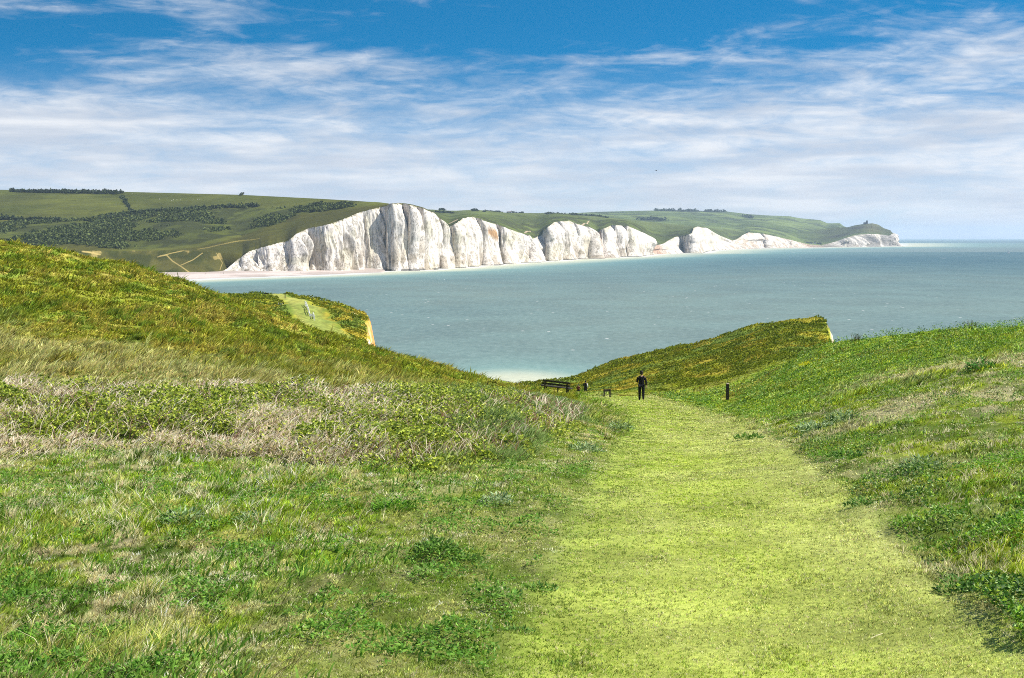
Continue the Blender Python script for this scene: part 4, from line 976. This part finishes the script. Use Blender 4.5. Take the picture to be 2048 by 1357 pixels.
# ------------------------------------------------------------------ mesh-part helpers
class MB:
    def __init__(s): s.bm = bmesh.new()
    def box(s, c, size, rot=None, taper=1.0):
        r = bmesh.ops.create_cube(s.bm, size=1.0); vs = r['verts']
        for v in vs:
            k = taper if v.co.z > 0 else 1.0
            v.co = Vector((v.co.x * size[0] * k, v.co.y * size[1] * k, v.co.z * size[2]))
            if rot: v.co = rot @ v.co
            v.co += Vector(c)
        return s
    def cyl(s, a, b, r1, r2=None, seg=10):
        a, b = Vector(a), Vector(b); d = b - a
        r = bmesh.ops.create_cone(s.bm, cap_ends=True, segments=seg, radius1=r1, radius2=r1 if r2 is None else r2, depth=d.length)
        q = d.to_track_quat('Z', 'Y')
        for v in r['verts']: v.co = q @ v.co + (a + b) / 2
        return s
    def sph(s, c, r, seg=12, rot=None):
        q = bmesh.ops.create_uvsphere(s.bm, u_segments=seg, v_segments=seg // 2 + 2, radius=1.0)
        rr = (r, r, r) if not hasattr(r, '__len__') else r
        for v in q['verts']:
            v.co = Vector((v.co.x * rr[0], v.co.y * rr[1], v.co.z * rr[2]))
            if rot: v.co = rot @ v.co
            v.co += Vector(c)
        return s
    def prism(s, prof, y0, y1):
        a = [s.bm.verts.new((x, y0, z)) for x, z in prof]; b = [s.bm.verts.new((x, y1, z)) for x, z in prof]
        n = len(prof); s.bm.faces.new(a); s.bm.faces.new(b[::-1])
        for i in range(n): s.bm.faces.new((a[i], a[(i + 1) % n], b[(i + 1) % n], b[i]))
        return s
    def build(s, name, m, parent=None, bevel=0.0, smooth=False):
        bmesh.ops.recalc_face_normals(s.bm, faces=s.bm.faces)
        if bevel: bmesh.ops.bevel(s.bm, geom=list(s.bm.edges), offset=bevel, segments=1, affect='EDGES')
        me = bpy.data.meshes.new(name); s.bm.to_mesh(me); s.bm.free()
        if smooth:
            for p_ in me.polygons: p_.use_smooth = True
        me.materials.append(m); o = bpy.data.objects.new(name, me); COL.objects.link(o); o.parent = parent; return o
M_wood = plain('weathered_dark_wood', (0.032, 0.026, 0.020), 0.75, 0.3, 0.4, 14, 0.004)
M_post = plain('post_wood', (0.03, 0.026, 0.022), 0.8, 0.2, 0.4, 20, 0.004)
M_pale = plain('cut_end_wood', (0.45, 0.38, 0.28), 0.8, 0.2, 0.2, 20)
M_white = plain('white_paint', (0.78, 0.77, 0.72), 0.6, 0.3, 0.12, 6)
M_black = plain('dark_cloth', (0.009, 0.009, 0.014), 0.9, 0.15, 0.35, 12)
M_jean = plain('dark_trousers', (0.010, 0.011, 0.018), 0.9, 0.15, 0.35, 12)
M_skin = plain('skin', (0.42, 0.24, 0.17), 0.6, 0.3, 0.1, 6)
M_hair = plain('dark_hair', (0.014, 0.010, 0.008), 0.7, 0.3, 0.4, 40)
M_red = plain('dark_red_cloth', (0.11, 0.014, 0.014), 0.9, 0.15, 0.3, 12)
M_wcloth = plain('white_cloth', (0.72, 0.72, 0.72), 0.9, 0.15, 0.1, 12)
M_shoe = plain('shoe', (0.02, 0.018, 0.016), 0.6, 0.3, 0.3, 12)

# a cut straw lying on the path
g = gpoint(1764, 1279, 5.5, 20)
o = MB().cyl((-.045, -.02, .03), (0, 0, .045), .003, .003, 6).cyl((0, 0, .045), (.045, .03, .05), .003, .002, 6).build('straw_stalk', plain('straw', (.62, .56, .36), .8, .2, .1, 30)); o.location = g
tag(o, 'single pale dry stalk lying on the mown path near the bottom right', 'stalk')

# ------------------------------------------------------------------ bench
g = gpoint(1112, 788, 60, 110); g.z += 0.14; bench_z = g.z
root = empty('park_bench', g, rz=R(-20)); tag(root, 'dark wooden bench facing the sea, seen from behind at the end of the bank', 'bench')
BL = 1.95
root.rotation_euler = (0, R(5.5), R(-14))
MB().box((0, -0.22, 0.80), (BL, 0.045, 0.13), Matrix.Rotation(R(8), 3, 'X')).build('backrest', M_wood, root, 0.006)
MB().box((0, -0.20, 0.60), (BL, 0.045, 0.13), Matrix.Rotation(R(8), 3, 'X')).build('backrest', M_wood, root, 0.006)
MB().box((0.0, -0.10, 0.42), (BL + 0.22, 0.17, 0.06)).box((0.0, 0.10, 0.42), (BL + 0.22, 0.17, 0.06)).box((0.0, 0.30, 0.42), (BL + 0.22, 0.17, 0.06)).build('seat', M_wood, root, 0.006)
for sx in (-0.78, 0.78):
    MB().box((sx, -0.165, 0.37), (0.10, 0.075, 1.0), Matrix.Rotation(R(5), 3, 'X')).build('leg', M_wood, root, 0.006)
    MB().box((sx, 0.30, 0.14), (0.10, 0.09, 0.50)).build('leg', M_wood, root, 0.006)
    MB().box((sx, 0.08, 0.36), (0.08, 0.5, 0.08)).build('brace', M_wood, root, 0.004)
MB().box((0.1, 0.10, 0.14), (0.08, 0.08, 0.50)).build('leg', M_wood, root, 0.004)

# low wooden frame (empty sign stand)
g = gpoint(1215, 796, 80, 140); k = g.y / F; g.z += 0.08
root = empty('sign_stand', g, rz=R(10)); tag(root, 'low dark wooden frame of two posts and a crosspiece left of the lone walker', 'sign stand')
for sx in (-1, 1): MB().box((sx * 0.21, 0, 0.20), (0.09, 0.09, 0.62)).build('post', M_post, root, 0.006)
MB().box((0, 0.0, 0.42), (0.33, 0.07, 0.15)).build('crosspiece', M_post, root, 0.005)
# marker post
g = gpoint(1457, 803, 60, 140); g.z += 0.15
root = empty('marker_post', g); k = g.y / F
tag(root, 'single square dark post with a pale cut top right of the path', 'post')
MB().box((0, 0, 15.2 * k - .15), (6.0 * k, 6.0 * k, 31 * k + .3)).build('shaft', M_post, root, 0.004)
MB().box((0, 0, 31.3 * k), (6.2 * k, 6.2 * k, 1.8 * k), taper=0.75).build('cap', M_pale, root, 0.003)

# ------------------------------------------------------------------ people
def skin_mesh(verts, edges, radii, name, m, parent, sub=2, root_i=0):
    me = bpy.data.meshes.new(name); me.from_pydata([tuple(v) for v in verts], edges, [])
    o = bpy.data.objects.new(name, me); COL.objects.link(o)
    sk = o.modifiers.new('skin', 'SKIN'); sk.use_smooth_shade = True
    for i, r in enumerate(radii):
        rr = r if hasattr(r, '__len__') else (r, r)
        me.skin_vertices[0].data[i].radius = rr
        me.skin_vertices[0].data[i].use_root = (i == root_i)
    ss_ = o.modifiers.new('sub', 'SUBSURF'); ss_.levels = sub; ss_.render_levels = sub
    dg_ = bpy.context.evaluated_depsgraph_get(); ev = o.evaluated_get(dg_); nm = bpy.data.meshes.new_from_object(ev)
    nm.materials.clear(); nm.materials.append(m)
    for p_ in nm.polygons: p_.use_smooth = True
    bpy.data.objects.remove(o)
    o = bpy.data.objects.new(name, nm); COL.objects.link(o); o.parent = parent; return o
def person(loc, H, face, label, top=None, legs=None, stride=0.12, larm=(-0.03, 0.04), rarm=(0.05, -0.02), lbend=0.0, rbend=0.0, sleeve=None, hair=None, lean=0.0, trousers=True, group=None, hat=False, fingers=True):
    top = top or M_black; legs = legs or M_jean; sleeve = sleeve or top; hair = hair or M_hair
    root = empty('person', loc, rz=face); root.scale = (1.06, 1.05, 1.0); tag(root, label, 'person', group)
    s = H / 1.75
    V = lambda x, y, z: Vector((x * s, (y + lean * max(0, z - 0.9)) * s, z * s))
    # joints; +Y is the way the person faces
    pel = V(0, 0, 0.95); wai = V(0, 0.0, 1.08); che = V(0, 0.01, 1.30); nek = V(0, 0.0, 1.47); hd0 = V(0, 0.02, 1.56); hd1 = V(0, 0.03, 1.655)
    hips = [V(-.09, 0, .90), V(.09, 0, .90)]; knees = [V(-.10, stride * .7 + .03, .50), V(.10, -stride * .3 + .03, .50)]
    ank = [V(-.10, stride, .09), V(.10, -stride, .10)]; toe = [V(-.11, stride + .17, .035), V(.11, -stride + .16, .04)]
    sh = [V(-.18, 0, 1.40), V(.18, 0, 1.40)]
    el = [V(-.25, -0.02, 1.13), V(.25, -0.02, 1.13)]
    def wrist(e, sgn, bend, sw):
        if bend > 0: return e + Vector((-sgn * 0.10 * bend, 0.21 * bend, 0.06 * bend - 0.2 * (1 - bend))) * s
        return e + Vector((sgn * 0.005, sw + 0.03, -0.25)) * s
    wr = [wrist(el[0], -1, lbend, larm[0]), wrist(el[1], 1, rbend, rarm[0])]
    pts = [pel, wai, che, nek, hd0, hd1] + [hips[0], knees[0], ank[0], toe[0], hips[1], knees[1], ank[1], toe[1], sh[0], el[0], wr[0], sh[1], el[1], wr[1]]
    rad = [(.14, .10), (.125, .09), (.145, .10), .052, (.072, .085), (.07, .085), .085, .058, .042, .036, .085, .058, .042, .036, .055, .042, .028, .055, .042, .028]
    ed = [(0, 1), (1, 2), (2, 3), (3, 4), (4, 5), (0, 6), (6, 7), (7, 8), (8, 9), (0, 10), (10, 11), (11, 12), (12, 13), (2, 14), (14, 15), (15, 16), (2, 17), (17, 18), (18, 19)]
    for h_, sg in ((16, -1), (19, 1)):
        W = pts[h_]; d = (W - pts[h_ - 1]).normalized(); side = Vector((0, 1, 0)) if abs(d.z) > .7 else Vector((1, 0, 0))
        palm = W + d * .07 * s; pi = len(pts); pts.append(palm); rad.append(.030); ed.append((h_, pi))
        if fingers:
            for f_ in range(4):
                o1 = palm + d * .045 * s + side * (f_ - 1.5) * .019 * s; o2 = o1 + d * (.035 + .008 * (f_ in (1, 2))) * s + Vector((-sg * .012, 0, 0)) * s
                a_ = len(pts); pts += [o1, o2]; rad += [.0095, .008]; ed += [(pi, a_), (a_, a_ + 1)]
            t1 = W + d * .045 * s + side * .04 * s; t2 = t1 + d * .035 * s + side * .006 * s
            a_ = len(pts); pts += [t1, t2]; rad += [.011, .009]; ed += [(h_, a_), (a_, a_ + 1)]
    rad = [tuple(q * s for q in r) if hasattr(r, '__len__') else r * s for r in rad]
    body = skin_mesh(pts, ed, rad, 'body', M_skin, root)
    # face: nose, ears, eyes and mouth kept on the head
    fz = hd1.z - 0.045 * s; fy = hd1.y + .085 * s
    MB().sph((0, fy + .008 * s, fz - .02 * s), (.013 * s, .018 * s, .024 * s), 8).build('nose', M_skin, root, smooth=True)
    for q_ in (-1, 1):
        MB().sph((q_ * .078 * s, hd1.y, fz - .01 * s), (.012 * s, .022 * s, .032 * s), 8).build('ear', M_skin, root, smooth=True)
        MB().sph((q_ * .03 * s, fy - .012 * s, fz + .012 * s), .011 * s, 8).build('eye', M_hair, root, smooth=True)
    MB().box((0, fy - .006 * s, fz - .065 * s), (.045 * s, .008 * s, .01 * s)).build('mouth', M_red, root)
    MB().sph((0, hd1.y - .018 * s, hd1.z + .02 * s), (.094 * s, .104 * s, .10 * s), 14).sph((0, hd1.y - .035 * s, hd1.z - .06 * s), (.086 * s, .078 * s, .085 * s), 12).build('hair', hair, root, smooth=True)
    jp = [pel - Vector((0, 0, .10 * s)), wai, che, V(0, -.005, 1.40), V(0, -.005, 1.475), sh[0] + Vector((-.01, 0, -.01)) * s, sh[1] + Vector((.01, 0, -.01)) * s]
    jr = [(.17, .13), (.16, .12), (.17, .13), (.13, .105), (.075, .075), .08, .08]
    skin_mesh(jp, [(0, 1), (1, 2), (2, 3), (3, 4), (3, 5), (3, 6)], [tuple(q * s for q in r) if hasattr(r, '__len__') else r * s for r in jr], 'jacket', top, root)
    for i_, (a_, b_) in enumerate(((14, -1), (17, 1))):
        S0, E0, W0 = pts[a_], pts[a_ + 1], pts[a_ + 2]
        skin_mesh([S0, S0.lerp(E0, .5), E0, E0.lerp(W0, .5), E0.lerp(W0, .93)], [(0, 1), (1, 2), (2, 3), (3, 4)], [.074 * s, .066 * s, .057 * s, .050 * s, .044 * s], 'sleeve', sleeve if (i_ == 1 or sleeve is top) else top, root)
    tp = [pel, hips[0], hips[0].lerp(knees[0], .5), knees[0], knees[0].lerp(ank[0], .5), ank[0] - Vector((0, 0, .02 * s)), hips[1], hips[1].lerp(knees[1], .5), knees[1], knees[1].lerp(ank[1], .5), ank[1]]
    tr_ = [(.155, .115), .105, .095, .078, .070, .062, .105, .095, .078, .070, .062]
    skin_mesh(tp, [(0, 1), (1, 2), (2, 3), (3, 4), (4, 5), (0, 6), (6, 7), (7, 8), (8, 9), (9, 10)], [tuple(q * s for q in r) if hasattr(r, '__len__') else r * s for r in tr_], 'trousers', legs, root)
    for i_ in (0, 1):
        skin_mesh([ank[i_] - Vector((0, .04 * s, .035 * s)), ank[i_] - Vector((0, -.05 * s, .045 * s)), toe[i_]], [(0, 1), (1, 2)], [.048 * s, .05 * s, .040 * s], 'shoe', M_shoe, root)
    return root
g = gpoint(1284, 802, 60, 118); H_ = 60.5 * g.y / F
person(g, H_, R(-4), 'lone walker in black seen from behind in the middle of the mown path', stride=0.07, lbend=0.55, rarm=(0.0, 0))
g = gpoint(1158, 791, 150, 230); gx = g.x
D_ = 196.0
def standp(u, D): x_ = (u - 1024) / F * D; return Vector((x_, D, float(height(np.array(x_), np.array(D)))))
person(standp(1157.5, 200), 1.62, R(150), 'stooping person in dark red jacket beside the bench, left of a pair', top=M_red, stride=0.05, lbend=0.8, rbend=0.9, lean=0.12, fingers=False)
person(standp(1171.5, 196), 1.78, R(-20), 'person in black with one white sleeve, right of a pair walking past the bench', stride=0.09, lbend=0.7, sleeve=M_wcloth, lean=0.05, fingers=False)
person(standp(1038, 372), 1.72, R(10), 'small far figure in red on the skyline against the surf', top=M_red, stride=0.06, fingers=False)
for u_, v_, lb in ((412, 552.5, 'tiny walker on the shingle below the green bank'), (447, 551.5, 'tiny walker on the shingle where the white cliff begins'), (602, 549, 'tiny walker on the shingle under the great white cliff')):
    D_ = float(Dv(v_)); zb = 1.2
    x_ = (u_ - 1024) / F * D_; zi = float(BZ[np.argmin(np.abs(BD[:, np.argmin(np.abs(bu - u_))] - D_)), np.argmin(np.abs(bu - u_))])
    person(Vector((x_, D_, zi)), 1.75, R(80), lb, fingers=False)
# handrail at the top of the steps down to the beach
a_ = standp(1045, 372); b_ = standp(1064, 362)
root = empty('handrail', a_); tag(root, 'pale handrail at the head of the steps down to the beach', 'handrail')
r_ = b_ - a_
MB().cyl((0, 0, .95), r_ + Vector((0, 0, .95)), 0.06).build('rail', M_white, root)
for t_ in (0, .25, .5, .75, 1): MB().cyl(r_ * t_ - Vector((0, 0, .1)), r_ * t_ + Vector((0, 0, 1.0)), 0.05).build('post', M_white, root)

# ------------------------------------------------------------------ things on the western headland
top_ = gpoint(610, 616, 240, 400); bot_ = gpoint(628, 645, 200, 330)
root = empty('fence', top_); tag(root, 'white zigzag post fence beside the mown track on the headland', 'fence')
nf = 11
fl = []
for i in range(nf):
    t_ = i / (nf - 1); uu = 610 + 18 * t_ + 2.0 * math.sin(t_ * 3.0); vv_ = 616 + 29 * t_ ** 0.95
    q = gpoint(uu, vv_, 200, 400); fl.append(q - top_)
for q in fl: MB().box(q + Vector((0, 0, .42)), (.17, .17, 1.15)).build('post', M_white, root, .01)
for i in range(nf - 1):
    for zz_ in (.38, .82):
        m_ = MB(); m_.cyl(fl[i] + Vector((0, 0, zz_)), fl[i + 1] + Vector((0, 0, zz_)), .055, seg=6); m_.build('rail', M_white, root)
g = gpoint(560, 611, 240, 400); k = g.y / F
root = empty('notice_board', g, rz=R(-8)); tag(root, 'white slanted board on short legs beside the headland track', 'board')
MB().box((0, 0, 3.2 * k), (8.5 * k, .12, 4.2 * k), Matrix.Rotation(R(-35), 3, 'X')).build('panel', M_white, root, .01)
for sx in (-1, 1): MB().box((sx * 3.2 * k, 0, .1), (.09, .09, .7)).build('leg', M_post, root)
g = gpoint(533, 596, 240, 395); k = g.y / F
root = empty('park_bench', g, rz=R(-5)); tag(root, 'tiny dark bench on the far headland skyline', 'bench')
MB().box((0, -.2, .75), (1.0, .05, .28)).build('backrest', M_wood, root); MB().box((0, 0, .45), (1.05, .42, .07)).build('seat', M_wood, root)
for sx in (-.42, .42): MB().box((sx, -.18, .3), (.08, .08, .9)).build('leg', M_wood, root); MB().box((sx, .16, .15), (.08, .08, .55)).build('leg', M_wood, root)
for u_, v_, h_, lb in ((570, 600, 9, 'thin dark post on the headland skyline right of the tiny bench'), (624.5, 613, 4.5, 'short brown post in the turf behind the white fence')):
    g = gpoint(u_, v_, 240, 397); k = g.y / F; root = empty('marker_post', g); tag(root, lb, 'post')
    MB().box((0, 0, h_ * k / 2 - .1), (.17, .17, h_ * k + .2)).build('shaft', M_post, root, .01); MB().box((0, 0, h_ * k + .02), (.19, .19, .06), taper=.6).build('cap', M_post, root)

# ------------------------------------------------------------------ far buildings
M_stone = plain('dark_stone', (0.09, 0.09, 0.10), .85, .2, .2, .4); M_bw = plain('white_render', (.7, .68, .64), .8, .2, .1, .3); M_roofr = plain('red_tiles', (.42, .13, .08), .8, .2, .2, .5)
M_slate = plain('slate', (.07, .07, .08), .7, .3, .2, .5); M_glass = plain('window_glass', (.02, .025, .03), .15, .6, .1, 1)
q = lpoint(240, 1731, 449); k = q[1] / F
root = empty('lighthouse', Vector(q) - Vector((0, 0, 1.0))); tag(root, 'dark round stone lighthouse with lantern and house on the last headland', 'lighthouse')
MB().cyl((2.4 * k, 0, 0), (2.4 * k, 0, 6.0 * k), 2.1 * k, 1.9 * k, 16).build('tower', M_stone, root)
MB().cyl((2.4 * k, 0, 6.0 * k), (2.4 * k, 0, 6.5 * k), 2.5 * k, 2.5 * k, 16).build('gallery', M_stone, root)
lan = MB().cyl((2.4 * k, 0, 6.5 * k), (2.4 * k, 0, 7.8 * k), 1.35 * k, 1.3 * k, 12).build('lantern', M_glass, root)
MB().cyl((2.4 * k, 0, 7.8 * k), (2.4 * k, 0, 8.9 * k), 1.5 * k, .15 * k, 12).build('dome', M_slate, root)
MB().box((-1.6 * k, 0, 1.4 * k), (5.4 * k, 5 * k, 2.8 * k)).build('house', M_stone, root)
MB().prism([(-4.5 * k, 2.8 * k), (1.2 * k, 2.8 * k), (.4 * k, 4.2 * k), (-3.6 * k, 4.2 * k)], -2.7 * k, 2.7 * k).build('roof', M_slate, root)
for sx in (-3.2, -1.6, 0.0): MB().box((sx * k, -2.52 * k, 1.5 * k), (.7 * k, .1 * k, .9 * k)).build('window', M_glass, root)
def house(u, v, wpx, hpx, label, s=230, D=None, wall=M_bw, roof=M_slate, z0=None, n=2):
    D = D or cD(u); p_ = P(u, v, D); k = D / F
    root = empty('house', Vector(p_) - Vector((0, 0, .5))); tag(root, label, 'house')
    MB().box((0, 0, hpx * k * .35), (wpx * k, wpx * k * .7, hpx * k * .7)).build('wall', wall, root)
    W = wpx * k / 2
    rf = MB().prism([(-W * 1.06, hpx * k * .7), (W * 1.06, hpx * k * .7), (W * .75, hpx * k), (-W * .75, hpx * k)], -W * .76, W * .76).build('roof', roof, root)
    MB().box((W * .5, 0, hpx * k * 1.0), (W * .18, W * .18, hpx * k * .3)).build('chimney', roof, rf)
    for i in range(n):
        MB().box(((-.6 + 1.2 * i / max(1, n - 1)) * W, -W * .705, hpx * k * .38), (W * .22, W * .04, hpx * k * .25)).build('window', M_glass, root)
    MB().box((0, -W * .705, hpx * k * .2), (W * .16, W * .04, hpx * k * .38)).build('door', M_slate, root)
house(1618, 489, 13, 4.5, 'long white building at the low gap before the last headland', D=cD(1618) + 60, n=4)
house(1629.5, 490, 4, 6.5, 'narrow tall white house right of the long white building', D=cD(1629) + 50, n=2)
house(1638, 491, 9, 5.5, 'dark slate-roofed house at the low gap nearest the last headland', D=cD(1638) + 60, wall=M_stone, n=3)
house(1608, 488.5, 5, 3, 'small pale hut left of the long white building at the gap', D=cD(1608) + 50, n=1)
q = lpoint(220, 1018, 426.5)
house(1018, V_of(q[1], q[2]), 10, 3.4, 'distant red-roofed house on the skyline above the second cliff', D=q[1] + 2, roof=M_roofr, n=3)

# sheep
M_wool = plain('wool', (.72, .68, .58), .95, .1, .15, 3); M_face = plain('sheep_face', (.5, .44, .36), .9, .1, .2, 5)
me_src = None
def sheep_obj(loc, rz, label, group):
    global me_src
    if me_src is None:
        verts = [(0, -.45, .62), (0, -.1, .64), (0, .3, .63), (0, .5, .78), (0, .62, .88), (0, .78, .80), (.14, -.38, .35), (.14, -.40, .02), (-.14, -.38, .35), (-.14, -.40, .02), (.14, .28, .35), (.14, .28, .02), (-.14, .28, .35), (-.14, .28, .02)]
        ed = [(0, 1), (1, 2), (2, 3), (3, 4), (4, 5), (0, 6), (6, 7), (0, 8), (8, 9), (2, 10), (10, 11), (2, 12), (12, 13)]
        rad = [.25, .30, .27, .13, .11, .06, .07, .04, .07, .04, .07, .04, .07, .04]
        o = skin_mesh([Vector(v) for v in verts], ed, rad, 'sheep', M_wool, None, 1, 1); me_src = o.data
        bpy.data.objects.remove(o)
    o = bpy.data.objects.new('sheep', me_src); COL.objects.link(o); o.location = loc; o.rotation_euler = (0, 0, rz); o.scale = (1.25,) * 3
    tag(o, label, 'sheep', group)
shl = 'white sheep grazing among the flock on the upper green field'
for u_, v_, lb in ((263, 387.5, 'sheep highest on the hill, just right of the skyline thicket'), (245.5, 396, 'sheep alone at the top of the hedge between the fields'), (318, 400, shl), (342, 403, shl), (347, 400.8, shl), (353, 401.5, shl), (359, 400, shl), (395, 400, shl), (399, 400.3, shl), (385, 399.5, shl)):
    q = lpoint(200, u_, v_); sheep_obj(Vector(q), rng.uniform(0, 6), lb, 'sheep grazing on the far hill')

# sailing boat
D_ = float(Dv(507.5)); x_ = (2016 - 1024) / F * D_
root = empty('sailing_boat', (x_, D_, 0)); tag(root, 'small white sailing boat heeling on the far sea at the right edge', 'boat'); root.rotation_euler = (R(0), R(-14), 0)
k = D_ / F
hull = bmesh.new(); secs = []
for i, (yy, ww, dd) in enumerate(((-2.6, .1, .9), (-1.8, .7, .7), (0, 1.0, .6), (1.6, .85, .6), (2.6, .6, .7))):
    secs.append([hull.verts.new((yy, -ww, .8)), hull.verts.new((yy, -ww * .6, -.1)), hull.verts.new((yy, 0, -.3)), hull.verts.new((yy, ww * .6, -.1)), hull.verts.new((yy, ww, .8))])
for a_, b_ in zip(secs[:-1], secs[1:]):
    for j in range(4): hull.faces.new((a_[j], a_[j + 1], b_[j + 1], b_[j]))
    hull.faces.new((a_[4], a_[0], b_[0], b_[4]))
hull.faces.new(secs[0]); hull.faces.new(secs[-1][::-1]); mbx = MB(); mbx.bm.free(); mbx.bm = hull; mbx.build('hull', M_bw, root)
MB().cyl((-.2, 0, .6), (-.2, 0, 11.5), .09, .05, 8).build('mast', M_pale, root)
MB().prism([(-.1, 1.3), (3.4, 1.4), (-.05, 11.2)], -.02, .02).build('sail', M_white, root)
MB().prism([(-.5, 1.2), (-2.6, 1.0), (-.35, 8.8)], .03, .06).build('sail', M_white, root)

# bird
bp_ = P(1312, 342, 240)
root = empty('bird', Vector(bp_), rz=R(-60)); tag(root, 'lone black bird gliding in the pale sky above the cliffs', 'bird')
s = 0.62 * 60 / F * 4
verts = [(0, -.16, 0), (0, -.08, 0), (0, .05, .01), (0, .15, .02), (0, .21, .02)]; rad = [.012, .035, .045, .025, .008]
b_ = skin_mesh([Vector(v) * 1.0 for v in verts], [(0, 1), (1, 2), (2, 3), (3, 4)], rad, 'body', M_black, root)
for sg in (-1, 1):
    m_ = bmesh.new(); up_ = .9 if sg > 0 else .35
    ws = [(0.02 * sg, .07, .01), (.13 * sg, .09, .06 * up_), (.29 * sg, .02, .10 * up_), (.27 * sg, -.03, .10 * up_), (.13 * sg, -.03, .055 * up_), (0.02 * sg, -.05, .01)]
    t1 = [m_.verts.new((a, b, c + .006)) for a, b, c in ws]; t0 = [m_.verts.new((a, b, c - .006)) for a, b, c in ws]
    m_.faces.new(t1); m_.faces.new(t0[::-1])
    for i in range(6): m_.faces.new((t1[i], t1[(i + 1) % 6], t0[(i + 1) % 6], t0[i]))
    mb = MB(); mb.bm.free(); mb.bm = m_; mb.build('wing', M_black, root)
MB().prism([(-.012, -.01), (.012, -.01), (.012, .0), (-.012, .0)], -.24, -.14).build('tail', M_black, root)

# ------------------------------------------------------------------ haze
HAZE = True
if HAZE:
    m, n, out = mat('haze_air')
    pv_ = n.new('ShaderNodeVolumePrincipled'); pv_.inputs['Color'].default_value = (0.64, 0.80, 1.0, 1); pv_.inputs['Density'].default_value = 4.0e-5; pv_.inputs['Anisotropy'].default_value = 0.2
    n.l.new(pv_.outputs[0], out.inputs['Volume'])
    o = MB().box((0, 14000, 102.5), (60000, 36000, 220)).build('haze', m); tag(o, 'pale sea haze softening the far coast', 'haze', kind='stuff')
